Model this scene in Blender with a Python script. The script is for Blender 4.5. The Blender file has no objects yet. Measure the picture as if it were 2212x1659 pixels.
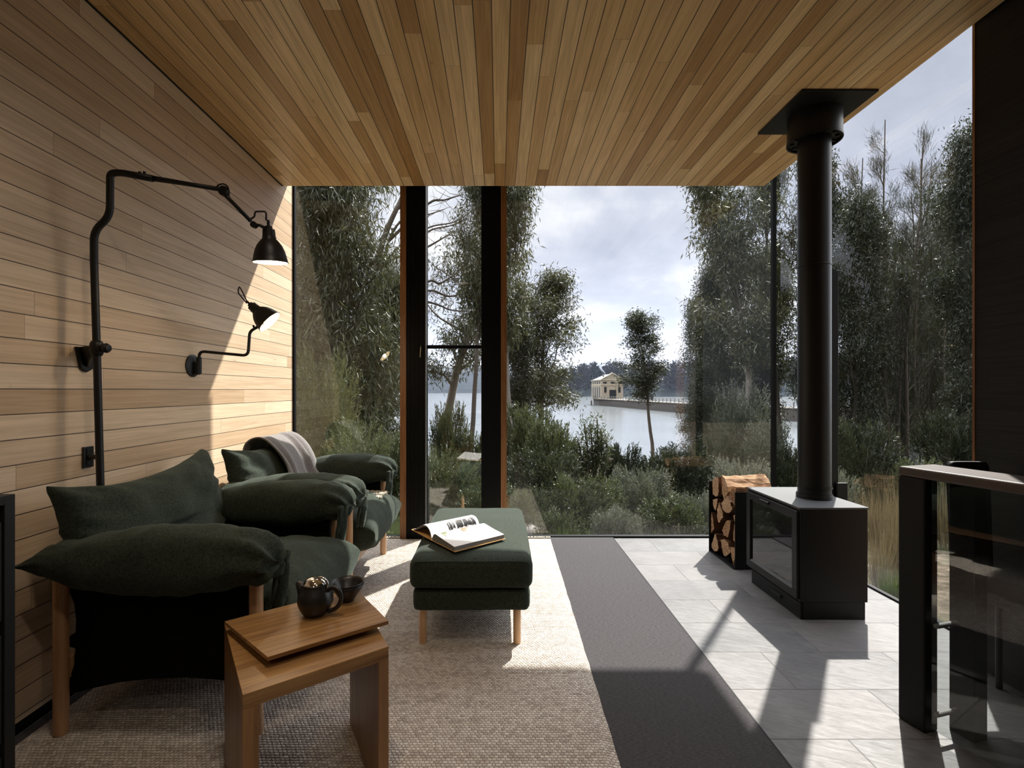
import bpy, bmesh, math, random
import numpy as np
from mathutils import Vector, Matrix, noise
SC = bpy.context.scene
COL = SC.collection
F, CX, CY, EYE = 1044.0, 1077.0, 843.0, 1.30

# ------------------------------------------------------------------ camera
cd = bpy.data.cameras.new('camera'); cam = bpy.data.objects.new('camera', cd); COL.objects.link(cam)
cam.location = (0, 0, EYE); cam.rotation_euler = (math.pi/2, 0, 0)
cd.sensor_fit = 'HORIZONTAL'; cd.sensor_width = 36; cd.lens = F/2212*36
cd.shift_x = (1106-CX)/2212; cd.shift_y = -(829.5-CY)/2212
cd.clip_start = .02; cd.clip_end = 6000
SC.camera = cam
# ------------------------------------------------------------------ view
vs = SC.view_settings
vs.view_transform = 'Standard'; vs.look = 'None'; vs.gamma = 1; vs.use_curve_mapping = False
vs.exposure = 0.50
cy = SC.cycles
cy.use_denoising = True
cy.max_bounces = 8; cy.diffuse_bounces = 6; cy.glossy_bounces = 3; cy.transmission_bounces = 4
cy.transparent_max_bounces = 16; cy.volume_bounces = 0
cy.sample_clamp_indirect = 6; cy.caustics_reflective = False; cy.caustics_refractive = False
cy.use_adaptive_sampling = True; cy.adaptive_threshold = .02

# ------------------------------------------------------------------ node helper
class NT:
    def __init__(s, tree): s.t = tree; s.n = tree.nodes; s.l = tree.links
    def new(s, ty, **kw):
        nd = s.n.new(ty)
        for k, v in kw.items(): setattr(nd, k, v)
        return nd
    def put(s, sock, v):
        if hasattr(v, 'is_linked') or hasattr(v, 'links'): s.l.new(v, sock)
        elif v is not None: sock.default_value = v
    def math(s, op, a, b=None, c=None, clamp=False):
        nd = s.new('ShaderNodeMath', operation=op); nd.use_clamp = clamp
        for i, v in enumerate((a, b, c)):
            if v is not None: s.put(nd.inputs[i], v)
        return nd.outputs[0]
    def sep(s, v):
        nd = s.new('ShaderNodeSeparateXYZ'); s.put(nd.inputs[0], v); return nd.outputs
    def comb(s, x, y, z):
        nd = s.new('ShaderNodeCombineXYZ')
        for i, v in enumerate((x, y, z)): s.put(nd.inputs[i], v)
        return nd.outputs[0]
    def noise(s, vec, scale, detail=3, rough=.5, dist=0):
        nd = s.new('ShaderNodeTexNoise'); s.put(nd.inputs['Vector'], vec)
        nd.inputs['Scale'].default_value = scale; nd.inputs['Detail'].default_value = detail
        nd.inputs['Roughness'].default_value = rough; nd.inputs['Distortion'].default_value = dist
        return nd.outputs[0]
    def ramp(s, fac, stops, interp='LINEAR'):
        nd = s.new('ShaderNodeValToRGB'); s.put(nd.inputs[0], fac); e = nd.color_ramp.elements
        nd.color_ramp.interpolation = interp
        while len(e) < len(stops): e.new(.5)
        for i, (p, c) in enumerate(stops):
            e[i].position = p; e[i].color = (c if len(c) == 4 else (*c, 1)) if hasattr(c, '__len__') else (c, c, c, 1)
        return nd.outputs[0]
    def mix(s, fac, a, b, mode='MIX'):
        nd = s.new('ShaderNodeMix', data_type='RGBA', blend_type=mode); s.put(nd.inputs[0], fac)
        for i, v in ((6, a), (7, b)):
            if isinstance(v, tuple) and len(v) == 3: v = (*v, 1)
            s.put(nd.inputs[i], v)
        return nd.outputs[2]
    def mapr(s, v, a, b, c, d):
        nd = s.new('ShaderNodeMapRange'); s.put(nd.inputs[0], v)
        for i, x in enumerate((a, b, c, d)): nd.inputs[i+1].default_value = x
        return nd.outputs[0]
    def white(s, vec):
        nd = s.new('ShaderNodeTexWhiteNoise', noise_dimensions='3D'); s.put(nd.inputs[0], vec); return nd.outputs[0]
    def bump(s, h, strength=.3, dist=.01):
        nd = s.new('ShaderNodeBump'); s.put(nd.inputs['Height'], h)
        nd.inputs['Strength'].default_value = strength; nd.inputs['Distance'].default_value = dist
        return nd.outputs[0]

# ------------------------------------------------------------------ world: bright broken cloud
w = bpy.data.worlds.new('overcast_sky'); SC.world = w; w.use_nodes = True
nt = NT(w.node_tree); nt.n.clear()
d = nt.new('ShaderNodeTexCoord').outputs['Generated']
x, y, z = nt.sep(d)
zz = nt.math('ADD', nt.math('MAXIMUM', z, 0.0), .22)
pv = nt.comb(nt.math('DIVIDE', x, zz), nt.math('DIVIDE', y, zz), 0.0)
c1 = nt.noise(pv, 1.05, 7, .52, .4)
c2 = nt.noise(pv, 3.4, 5, .55, .2)
cl = nt.math('ADD', nt.math('MULTIPLY', c1, .75), nt.math('MULTIPLY', c2, .25))
clouds = nt.ramp(cl, [(.38, (.34, .365, .42)), (.47, (.46, .48, .53)), (.53, (.64, .65, .66)), (.61, (.86, .85, .82))])
hz = nt.mapr(z, .02, .22, .75, 0)
sky = nt.mix(hz, clouds, (.44, .49, .57))
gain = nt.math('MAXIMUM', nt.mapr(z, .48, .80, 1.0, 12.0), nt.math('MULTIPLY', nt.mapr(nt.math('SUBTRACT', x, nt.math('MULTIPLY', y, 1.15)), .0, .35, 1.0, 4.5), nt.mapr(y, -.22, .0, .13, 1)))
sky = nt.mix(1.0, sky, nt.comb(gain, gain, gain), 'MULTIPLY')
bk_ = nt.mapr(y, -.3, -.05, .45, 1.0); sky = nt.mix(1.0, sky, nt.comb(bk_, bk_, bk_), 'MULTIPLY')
sky = nt.mix(nt.mapr(z, -.03, -.005, 1, 0), sky, (.10, .11, .09))
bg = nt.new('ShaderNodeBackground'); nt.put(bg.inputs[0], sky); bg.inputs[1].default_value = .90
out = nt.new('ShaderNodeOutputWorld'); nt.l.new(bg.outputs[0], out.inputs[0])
# ------------------------------------------------------------------ sun
sd = bpy.data.lights.new('sun', 'SUN'); sun = bpy.data.objects.new('sun', sd); COL.objects.link(sun)
SUNV = Vector((.757, 1, 1.59)).normalized()
sun.rotation_euler = SUNV.to_track_quat('Z', 'Y').to_euler(); sun.location = (20, 26, 42)
sd.energy = 8.8; sd.angle = math.radians(.75); sd.color = (1, .955, .88)

# ------------------------------------------------------------------ materials
def mat(name, base=(.5, .5, .5), rough=.5, metal=0, spec=.5, **kw):
    m = bpy.data.materials.new(name); m.use_nodes = True
    b = m.node_tree.nodes['Principled BSDF']
    b.inputs['Base Color'].default_value = (*base, 1); b.inputs['Roughness'].default_value = rough
    b.inputs['Metallic'].default_value = metal; b.inputs['Specular IOR Level'].default_value = spec
    for k, v in kw.items(): b.inputs[k].default_value = v
    return m
def tex(m):
    return NT(m.node_tree), m.node_tree.nodes['Principled BSDF']

def plank(name, across, along, u0, pitch, tones, seg=1.9, groove=.0035, gcol=(.02, .012, .006), rough=.42, grain=.35, rev=.9):
    m = mat(name, rough=rough, spec=.38); n, b = tex(m)
    p = n.new('ShaderNodeNewGeometry').outputs['Position']
    s = n.sep(p); U, V = s[across], s[along]
    a = n.math('DIVIDE', n.math('SUBTRACT', U, u0), pitch)
    idx = n.math('FLOOR', a); fr = n.math('FRACT', a)
    r1 = n.white(n.comb(idx, 3.7, 0.0))
    bb = n.math('DIVIDE', n.math('ADD', V, n.math('MULTIPLY', r1, 9.0)), seg)
    sg = n.math('FLOOR', bb); fb = n.math('FRACT', bb)
    r2 = n.white(n.comb(idx, sg, 1.3)); r3 = n.white(n.comb(sg, idx, 8.1))
    col = n.ramp(r2, [(i/(len(tones)-1), t) for i, t in enumerate(tones)])
    off = n.math('MULTIPLY', r3, 30.0)
    gv = n.comb(n.math('ADD', n.math('MULTIPLY', U, 60.0), off), n.math('MULTIPLY', V, 1.6), off)
    g1 = n.noise(gv, 1.6, 6, .62, .6)
    gv2 = n.comb(n.math('ADD', n.math('MULTIPLY', U, 14.0), off), n.math('MULTIPLY', V, .9), off)
    g2 = n.noise(gv2, 1.2, 3, .5, 1.2)
    gm = n.math('ADD', n.math('MULTIPLY', n.mapr(g1, .3, .7, 1-grain, 1+grain*.35), .6), n.math('MULTIPLY', n.mapr(g2, .25, .75, 1-grain*1.1, 1+grain*.4), .4))
    col = n.mix(1.0, col, n.comb(gm, n.math('POWER', gm, 1.15), n.math('POWER', gm, 1.35)), 'MULTIPLY')
    # knots and gum streaks
    kn = n.noise(n.comb(n.math('MULTIPLY', U, 9.0), n.math('MULTIPLY', V, 2.2), off), 1.7, 4, .6, .5)
    col = n.mix(n.mapr(kn, .69, .78, 0, .6), col, tuple(c*.33 for c in tones[0]))
    ge = groove/pitch/2
    dg = n.math('MINIMUM', fr, n.math('SUBTRACT', 1.0, fr))
    gmask = n.mapr(dg, ge*.7, ge*1.2, 1, 0)
    be = .0012/seg
    bm_ = n.mapr(fb, be*.6, be*1.4, .75, 0)
    mk = n.math('MAXIMUM', gmask, bm_)
    col = n.mix(mk, col, gcol)
    n.put(b.inputs['Base Color'], col)
    h = n.math('ADD', n.math('MULTIPLY', mk, -1.0), n.math('MULTIPLY', g1, .12))
    n.put(b.inputs['Normal'], n.bump(h, .5, .002))
    n.put(b.inputs['Roughness'], n.mapr(g1, .3, .7, rough*1.2, rough*.9))
    return m

def wood(name, c1, c2, axis=2, rough=.4, sc=1.0, coat=0):
    m = mat(name, rough=rough); n, b = tex(m)
    p = n.new('ShaderNodeTexCoord').outputs['Object']; s = list(n.sep(p))
    k = [45*sc]*3; k[axis] = 2.2*sc
    v = n.comb(*[n.math('MULTIPLY', s[i], k[i]) for i in range(3)])
    g = n.noise(v, 1.3, 6, .62, .8)
    k2 = [9*sc]*3; k2[axis] = .8*sc
    g2 = n.noise(n.comb(*[n.math('MULTIPLY', s[i], k2[i]) for i in range(3)]), 1.3, 3, .5, 1)
    f = n.math('ADD', n.math('MULTIPLY', g, .6), n.math('MULTIPLY', g2, .4))
    n.put(b.inputs['Base Color'], n.ramp(f, [(.36, c2), (.60, c1)]))
    n.put(b.inputs['Normal'], n.bump(g, .15, .002))
    if coat: b.inputs['Coat Weight'].default_value = coat; b.inputs['Coat Roughness'].default_value = .2
    return m

def wool(name, c, c2, sheen=.4, scale=330):
    m = mat(name, rough=.95, spec=.15); n, b = tex(m)
    p = n.new('ShaderNodeTexCoord').outputs['Object']
    g = n.noise(p, scale, 3, .7); g2 = n.noise(p, scale*.35, 2, .6)
    f = n.math('ADD', n.math('MULTIPLY', g, .65), n.math('MULTIPLY', g2, .35))
    n.put(b.inputs['Base Color'], n.ramp(f, [(.36, c2), (.62, c)]))
    n.put(b.inputs['Normal'], n.bump(g, .25, .002))
    b.inputs['Sheen Weight'].default_value = sheen; b.inputs['Sheen Roughness'].default_value = .45
    b.inputs['Sheen Tint'].default_value = (.6, .7, .6, 1)
    return m

def glass(name, refl=1.0, tint=(1, 1, 1), haze=0.0):
    m = bpy.data.materials.new(name); m.use_nodes = True; n = NT(m.node_tree); n.n.clear()
    ge = n.new('ShaderNodeNewGeometry'); dt = n.new('ShaderNodeVectorMath', operation='DOT_PRODUCT')
    n.l.new(ge.outputs['Incoming'], dt.inputs[0]); n.l.new(ge.outputs['Normal'], dt.inputs[1])
    k1 = n.math('SUBTRACT', 1.0, n.math('ABSOLUTE', dt.outputs['Value'])); k5 = n.math('POWER', k1, 5.0)
    fres = n.math('ADD', n.math('MULTIPLY', k5, .92), .075)      # both surfaces of a pane
    tr = n.new('ShaderNodeBsdfTransparent'); tr.inputs[0].default_value = (*tint, 1)
    gl = n.new('ShaderNodeBsdfGlossy'); gl.inputs['Roughness'].default_value = 0.0
    mx = n.new('ShaderNodeMixShader'); n.put(mx.inputs[0], n.math('MULTIPLY', fres, refl, clamp=True))
    n.l.new(tr.outputs[0], mx.inputs[1]); n.l.new(gl.outputs[0], mx.inputs[2])
    o = n.new('ShaderNodeOutputMaterial'); n.l.new(mx.outputs[0], o.inputs[0])
    return m

def leafmat(name, c1, c2, trans=.35, spec=.4, rough=.45):
    m = bpy.data.materials.new(name); m.use_nodes = True; n = NT(m.node_tree); b = m.node_tree.nodes['Principled BSDF']
    geo = n.new('ShaderNodeNewGeometry'); p = geo.outputs['Position']
    oi = n.new('ShaderNodeObjectInfo').outputs['Random']
    g = n.noise(p, 1.7, 2, .5); g2 = geo.outputs['Random Per Island']
    f = n.math('ADD', n.math('ADD', n.math('MULTIPLY', g, .45), n.math('MULTIPLY', g2, .45)), n.math('MULTIPLY', oi, .12))
    col = n.ramp(f, [(.2, c1), (.8, c2)])
    n.put(b.inputs['Base Color'], col); b.inputs['Roughness'].default_value = rough; b.inputs['Specular IOR Level'].default_value = spec
    tl = n.new('ShaderNodeBsdfTranslucent'); n.put(tl.inputs[0], n.mix(1.0, col, (1.0, 1.0, .72), 'MULTIPLY'))
    mx = n.new('ShaderNodeMixShader'); mx.inputs[0].default_value = trans
    n.l.new(b.outputs[0], mx.inputs[1]); n.l.new(tl.outputs[0], mx.inputs[2])
    n.l.new(mx.outputs[0], m.node_tree.nodes['Material Output'].inputs[0])
    return m

TONES = [(.30, .165, .075), (.44, .27, .135), (.52, .34, .18), (.58, .40, .225), (.63, .45, .27)]
M = {}
M['wall'] = plank('oak_wall_boards', 2, 1, 1.40, .0953, [(.57, .405, .255), (.68, .51, .345), (.75, .58, .405), (.80, .635, .455), (.71, .54, .365)], seg=2.3, grain=.30)
M['ceil'] = plank('oak_ceiling_boards', 0, 1, -.0316, .0844, [(.44, .25, .095), (.66, .43, .195), (.78, .545, .28), (.83, .60, .32), (.88, .68, .40)], seg=1.7, grain=.40, rough=.36, groove=.0042)
M['black_boards'] = plank('black_boards', 2, 1, 1.40, .0953, [(.006, .0055, .005), (.009, .008, .007), (.011, .0095, .008)], seg=2.3, grain=.3, gcol=(.001, .001, .001), rough=.62)
M['leg'] = wood('pale_oak', (.66, .41, .23), (.48, .26, .125), 2)
M['post_oak'] = wood('window_oak', (.32, .155, .058), (.16, .065, .02), 2)
M['table'] = wood('table_oak', (.42, .23, .085), (.17, .075, .022), 0, .34, coat=.3)
M['wool'] = wool('green_wool', (.050, .061, .047), (.010, .014, .011), sheen=.13)
M['wool_dark'] = wool('dark_sling', (.004, .0045, .0045), (.002, .0025, .0025), sheen=0)
M['throw'] = wool('grey_throw', (.22, .20, .20), (.12, .108, .108), sheen=.5, scale=260)
M['cream'] = wool('cream_fleece', (.62, .55, .45), (.42, .36, .28), scale=120)
M['black'] = mat('black_steel', (.007, .0072, .0075), .42, spec=.28)
M['blackm'] = mat('matte_black', (.008, .008, .0082), .6, spec=.2)
M['cast'] = mat('cast_iron', (.013, .014, .015), .5, spec=.35)
M['stove_top'] = mat('stove_steel', (.075, .078, .08), .42, spec=.5)
M['frame'] = mat('window_frame_black', (.004, .0042, .0045), .5, spec=.15)
M['chrome'] = mat('chrome', (.75, .73, .70), .08, metal=1)
M['brass'] = mat('key_steel', (.6, .5, .38), .3, metal=1)
M['pot'] = mat('black_ceramic', (.014, .013, .013), .38, spec=.5)
M['shade'] = mat('lamp_black', (.009, .0085, .008), .45, spec=.35)
M['shade_in'] = mat('lamp_white', (.85, .82, .75), .5)
M['plastic'] = mat('black_plastic', (.01, .01, .011), .3)
M['fireglass'] = mat('stove_glass', (.010, .010, .011), .04, spec=.9)
M['glass'] = glass('window_glass', 1.1, (.97, .98, .985))
M['glass_rail'] = glass('rail_glass', .95, (.80, .82, .82))
M['paper'] = mat('paper', (.78, .76, .74), .6)
M['paper_edge'] = mat('paper_edge', (.20, .19, .18), .8)
M['cover'] = mat('book_cover', (.62, .36, .14), .5)
e = mat('lamp_bulb', (1, .9, .7)); e.node_tree.nodes['Principled BSDF'].inputs['Emission Color'].default_value = (1, .80, .55, 1)
e.node_tree.nodes['Principled BSDF'].inputs['Emission Strength'].default_value = 14; M['bulb'] = e
M['bark'] = mat('bark', (.10, .085, .072), .9, spec=.2)
M['bark_pale'] = mat('pale_bark', (.20, .18, .16), .85, spec=.2)
M['render'] = mat('cream_render', (.36, .31, .24), .8)
M['render_trim'] = mat('cream_trim', (.46, .39, .30), .8)
M['roof'] = mat('metal_roof', (.26, .29, .31), .45)
M['void'] = mat('dark_opening', (.02, .022, .025), .3)
M['concrete'] = mat('jetty_concrete', (.16, .14, .12), .9)
M['steel_grey'] = mat('grey_rail', (.15, .15, .14), .6)

# rug
m = mat('woven_rug', rough=.95, spec=.1); n, b = tex(m)
p = n.new('ShaderNodeNewGeometry').outputs['Position']; X, Y, Z = n.sep(p)
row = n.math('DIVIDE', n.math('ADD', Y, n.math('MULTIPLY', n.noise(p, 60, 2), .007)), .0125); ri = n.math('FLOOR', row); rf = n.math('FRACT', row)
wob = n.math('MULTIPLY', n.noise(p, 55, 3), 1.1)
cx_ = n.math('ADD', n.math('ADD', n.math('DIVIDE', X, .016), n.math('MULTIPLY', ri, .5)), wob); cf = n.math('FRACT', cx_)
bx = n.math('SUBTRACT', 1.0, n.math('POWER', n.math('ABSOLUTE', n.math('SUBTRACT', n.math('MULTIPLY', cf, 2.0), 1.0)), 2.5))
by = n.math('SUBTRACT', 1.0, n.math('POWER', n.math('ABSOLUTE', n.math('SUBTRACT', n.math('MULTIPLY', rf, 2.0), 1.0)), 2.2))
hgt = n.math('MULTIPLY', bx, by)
ns = n.noise(p, 220, 3, .6)
cell = n.white(n.comb(n.math('FLOOR', cx_), ri, 2.0))
band = n.noise(n.comb(n.math('MULTIPLY', X, .4), n.math('MULTIPLY', Y, 6.0), 0.0), 3, 3)
f = n.math('ADD', n.math('ADD', n.math('MULTIPLY', cell, .30), n.math('MULTIPLY', ns, .35)), n.math('MULTIPLY', band, .35))
c = n.ramp(f, [(.25, (.36, .30, .25)), (.5, (.60, .53, .455)), (.75, (.76, .70, .62))])
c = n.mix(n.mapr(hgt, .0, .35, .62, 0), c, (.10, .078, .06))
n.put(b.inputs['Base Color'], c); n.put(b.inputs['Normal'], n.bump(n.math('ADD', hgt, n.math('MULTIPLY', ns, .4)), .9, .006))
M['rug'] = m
# carpet
m = mat('charcoal_carpet', rough=.95, spec=.1); n, b = tex(m)
p = n.new('ShaderNodeNewGeometry').outputs['Position']; X, Y, Z = n.sep(p)
ns = n.noise(p, 400, 2, .6); ln = n.noise(n.comb(n.math('MULTIPLY', X, 60.0), n.math('MULTIPLY', Y, 420.0), 0.0), 1, 2)
f = n.math('ADD', n.math('MULTIPLY', ns, .5), n.math('MULTIPLY', ln, .5))
n.put(b.inputs['Base Color'], n.ramp(f, [(.35, (.028, .0275, .029)), (.65, (.086, .080, .082))])); n.put(b.inputs['Normal'], n.bump(f, .6, .003))
M['carpet'] = m
# slate tiles, 600 x 300 running bond
m = mat('slate_tiles', rough=.5, spec=.4); n, b = tex(m)
p = n.new('ShaderNodeNewGeometry').outputs['Position']; X, Y, Z = n.sep(p)
r = n.math('DIVIDE', n.math('ADD', Y, 30.0), .3); ri = n.math('FLOOR', r); rf = n.math('FRACT', r)
odd = n.math('SUBTRACT', 1.0, n.math('MODULO', ri, 2.0))
cc = n.math('DIVIDE', n.math('ADD', n.math('SUBTRACT', X, 1.0), n.math('ADD', n.math('MULTIPLY', odd, .3), 29.7)), .6); ci = n.math('FLOOR', cc); cf = n.math('FRACT', cc)
dy = n.math('MULTIPLY', n.math('MINIMUM', rf, n.math('SUBTRACT', 1.0, rf)), .3)
dx = n.math('MULTIPLY', n.math('MINIMUM', cf, n.math('SUBTRACT', 1.0, cf)), .6)
dd = n.math('MINIMUM', dx, dy); gm = n.mapr(dd, .0014, .0030, 1, 0)
tr_ = n.white(n.comb(ri, ci, 0.0))
sv = n.comb(n.math('ADD', n.math('MULTIPLY', X, 9.0), n.math('MULTIPLY', tr_, 40.0)), n.math('ADD', n.math('MULTIPLY', Y, 30.0), n.math('MULTIPLY', X, 12.0)), 0.0)
s1 = n.noise(sv, 1.4, 7, .65, .7); s2 = n.noise(n.comb(X, Y, n.math('MULTIPLY', tr_, 9.0)), 5, 4, .6)
f = n.math('ADD', n.math('MULTIPLY', s1, .5), n.math('MULTIPLY', s2, .5))
c = n.ramp(f, [(.34, (.048, .046, .046)), (.5, (.084, .082, .081)), (.66, (.128, .126, .122))])
c = n.mix(n.mapr(tr_, 0, 1, 0, .25), c, (.22, .19, .175))
c = n.mix(gm, c, (.06, .055, .05))
n.put(b.inputs['Base Color'], c)
n.put(b.inputs['Normal'], n.bump(n.math('SUBTRACT', n.math('MULTIPLY', s1, .6), gm), .55, .004)); n.put(b.inputs['Roughness'], n.mapr(s1, .3, .7, .6, .42))
M['tile'] = m
# split timber
m = mat('split_wood', rough=.8, spec=.2); n, b = tex(m)
p = n.new('ShaderNodeNewGeometry').outputs['Position']; X, Y, Z = n.sep(p)
g = n.noise(n.comb(n.math('MULTIPLY', X, 6.0), n.math('MULTIPLY', Y, 70.0), n.math('MULTIPLY', Z, 70.0)), 1.2, 6, .65, .6)
oi = n.new('ShaderNodeObjectInfo').outputs['Random']
c = n.ramp(n.math('ADD', g, n.math('MULTIPLY', n.math('SUBTRACT', oi, .5), .18)), [(.32, (.12, .055, .025)), (.5, (.36, .20, .10)), (.66, (.56, .38, .23))])
n.put(b.inputs['Base Color'], c); n.put(b.inputs['Normal'], n.bump(g, 1, .012)); M['log'] = m
M['logbark_shade'] = mat('log_bark_gap_shade', (.085, .040, .02), .9, spec=.2)  # bark brown for log sides, darkened so gaps between logs look shaded
# water
m = mat('lake_water', (.05, .06, .07), .18, spec=.5); n, b = tex(m)
p = n.new('ShaderNodeNewGeometry').outputs['Position']; X, Y, Z = n.sep(p)
g = n.noise(n.comb(n.math('MULTIPLY', X, .5), n.math('MULTIPLY', Y, 1.0), 0.0), 1.6, 4, .6); g2 = n.noise(p, .05, 3)
n.put(b.inputs['Normal'], n.bump(g, .12, .25)); n.put(b.inputs['Base Color'], n.ramp(g2, [(.3, (.075, .085, .09)), (.7, (.105, .115, .12))]))
M['water'] = m
m = mat('bush_ground', rough=1, spec=.1); n, b = tex(m)
p = n.new('ShaderNodeNewGeometry').outputs['Position']
g = n.noise(p, 9, 7, .7); g2 = n.noise(p, 1.1, 3)
c = n.ramp(g, [(.3, (.03, .028, .018)), (.5, (.11, .085, .06)), (.68, (.26, .20, .155))]); c = n.mix(n.mapr(g2, .45, .65, 0, .7), c, (.05, .065, .03))
n.put(b.inputs['Base Color'], c); n.put(b.inputs['Normal'], n.bump(g, 1, .05)); M['ground'] = m
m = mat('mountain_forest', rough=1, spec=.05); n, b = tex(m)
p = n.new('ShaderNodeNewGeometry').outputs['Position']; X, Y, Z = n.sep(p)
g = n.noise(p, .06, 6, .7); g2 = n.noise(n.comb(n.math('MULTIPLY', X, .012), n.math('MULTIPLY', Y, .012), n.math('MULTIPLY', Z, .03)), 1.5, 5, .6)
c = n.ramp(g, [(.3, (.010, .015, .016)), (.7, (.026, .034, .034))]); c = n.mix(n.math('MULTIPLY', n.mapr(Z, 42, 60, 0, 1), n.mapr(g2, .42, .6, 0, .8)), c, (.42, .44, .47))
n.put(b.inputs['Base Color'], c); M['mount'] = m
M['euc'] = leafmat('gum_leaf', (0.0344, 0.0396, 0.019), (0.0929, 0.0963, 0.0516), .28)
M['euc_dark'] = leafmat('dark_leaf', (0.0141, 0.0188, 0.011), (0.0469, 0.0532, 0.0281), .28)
M['sheoak'] = leafmat('sheoak_needle', (0.0117, 0.0147, 0.0093), (0.0411, 0.0425, 0.0264), .28)
M['bush'] = leafmat('bush_leaf', (0.0293, 0.0391, 0.0176), (0.086, 0.0978, 0.0469), .28)
M['bushgrey'] = leafmat('grey_leaf', (0.0547, 0.0626, 0.0469), (0.1329, 0.1408, 0.1134), .28)
M['pine'] = leafmat('yellow_needle', (0.0382, 0.051, 0.0187), (0.1275, 0.1318, 0.0595), .28)
M['grassg'] = leafmat('green_grass', (0.0352, 0.0626, 0.0195), (0.0938, 0.1329, 0.0469), .28)
M['dry'] = leafmat('dry_grass', (0.0837, 0.0612, 0.0354), (0.1771, 0.1417, 0.0934), .28)

# ------------------------------------------------------------------ object helpers
def at(px, py, D): return Vector(((px-CX)*D/F, D, EYE-(py-CY)*D/F))
def tag(o, label=None, cat=None, group=None, kind=None):
    if label: o['label'] = label
    if cat: o['category'] = cat
    if group: o['group'] = group
    if kind: o['kind'] = kind
    return o
def empty(name, loc, label, cat, rz=0, group=None):
    o = bpy.data.objects.new(name, None); o.empty_display_size = .1; o.location = loc; o.rotation_euler = (0, 0, rz)
    COL.objects.link(o); return tag(o, label, cat, group)
class MB:
    def __init__(s): s.v = []; s.f = []
    def add(s, vs, fs):
        k = len(s.v); s.v += [tuple(v) for v in vs]; s.f += [tuple(i+k for i in f) for f in fs]; return s
    def box(s, x0, x1, y0, y1, z0, z1, Mx=None):
        vs = [(x, y, z) for z in (z0, z1) for y in (y0, y1) for x in (x0, x1)]
        if Mx is not None: vs = [Mx @ Vector(v) for v in vs]
        return s.add(vs, [(0, 2, 3, 1), (4, 5, 7, 6), (0, 1, 5, 4), (2, 6, 7, 3), (0, 4, 6, 2), (1, 3, 7, 5)])
    def tube(s, pts, r, n=12, cap=True):
        pts = [Vector(p) for p in pts]; R = r if hasattr(r, '__len__') else [r]*len(pts)
        T = []
        for i in range(len(pts)):
            a = pts[max(0, i-1)]; c = pts[min(len(pts)-1, i+1)]; T.append((c-a).normalized())
        nrm = T[0].orthogonal().normalized(); vs = []
        for i, p in enumerate(pts):
            nrm = (nrm - T[i]*nrm.dot(T[i])).normalized(); bn = T[i].cross(nrm)
            for k in range(n):
                a = 2*math.pi*k/n; vs.append(p+(nrm*math.cos(a)+bn*math.sin(a))*R[i])
        fs = []
        for i in range(len(pts)-1):
            for k in range(n):
                a, c = i*n+k, i*n+(k+1) % n; fs.append((a, c, c+n, a+n))
        if cap: fs.append(tuple(range(n-1, -1, -1))); fs.append(tuple((len(pts)-1)*n+k for k in range(n)))
        return s.add(vs, fs)
    def lathe(s, prof, n=40, Mx=None):
        vs = []; fs = []
        for r, z in prof:
            for k in range(n):
                a = 2*math.pi*k/n; v = Vector((r*math.cos(a), r*math.sin(a), z)); vs.append(Mx @ v if Mx is not None else v)
        for i in range(len(prof)-1):
            for k in range(n):
                a, c = i*n+k, i*n+(k+1) % n; fs.append((a, c, c+n, a+n))
        return s.add(vs, fs)
    def prism(s, poly, lo, hi):      # poly -> functions giving the 3D points at both ends
        n = len(poly); vs = [lo(p) for p in poly]+[hi(p) for p in poly]
        fs = [(i, (i+1) % n, (i+1) % n+n, i+n) for i in range(n)]+[tuple(range(n-1, -1, -1)), tuple(range(n, 2*n))]
        return s.add(vs, fs)
    def build(s, name, m, parent=None, smooth=False, bevel=0, seg=2, sub=0, loc=None, weld=False):
        me = bpy.data.meshes.new(name); me.from_pydata(s.v, [], s.f); me.update()
        o = bpy.data.objects.new(name, me); COL.objects.link(o)
        bm = bmesh.new(); bm.from_mesh(me)
        if weld: bmesh.ops.remove_doubles(bm, verts=bm.verts, dist=1e-5)
        bmesh.ops.recalc_face_normals(bm, faces=bm.faces); bm.to_mesh(me); bm.free()
        for mm in (m if isinstance(m, list) else [m]): me.materials.append(mm)
        if smooth:
            for p in me.polygons: p.use_smooth = True
            if smooth == 'auto': me.set_sharp_from_angle(angle=math.radians(38))
        if bevel:
            b = o.modifiers.new('bevel', 'BEVEL'); b.width = bevel; b.segments = seg; b.limit_method = 'ANGLE'; b.angle_limit = math.radians(40)
        if sub:
            b = o.modifiers.new('sub', 'SUBSURF'); b.levels = sub; b.render_levels = sub
        if parent: o.parent = parent
        if loc is not None: o.location = loc
        return o
def rel(mb, root):      # world coordinates -> coordinates of a root Empty
    inv = (Matrix.Translation(root.location) @ root.rotation_euler.to_matrix().to_4x4()).inverted()
    mb.v = [tuple(inv @ Vector(v)) for v in mb.v]; return mb
def smoothpts(pts, n=6):
    P = [Vector(p) for p in pts]; P = [P[0]*2-P[1]]+P+[P[-1]*2-P[-2]]; out = []
    for i in range(1, len(P)-2):
        for k in range(n):
            t = k/n; a, b, c, d_ = P[i-1], P[i], P[i+1], P[i+2]
            out.append(.5*((2*b)+(c-a)*t+(2*a-5*b+4*c-d_)*t*t+(3*b-a-3*c+d_)*t**3))
    out.append(P[-2]); return out
def fillet(pts, r, n=6):
    P = [Vector(p) for p in pts]; out = [P[0]]
    for i in range(1, len(P)-1):
        a = (P[i-1]-P[i]); c = (P[i+1]-P[i]); ra = min(r, a.length*.45, c.length*.45)
        p0 = P[i]+a.normalized()*ra; p1 = P[i]+c.normalized()*ra
        for k in range(n+1):
            t = k/n; out.append(p0*(1-t)**2+P[i]*2*t*(1-t)+p1*t*t)
    out.append(P[-1]); return out
def structure(o): o['kind'] = 'structure'; return o

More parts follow.
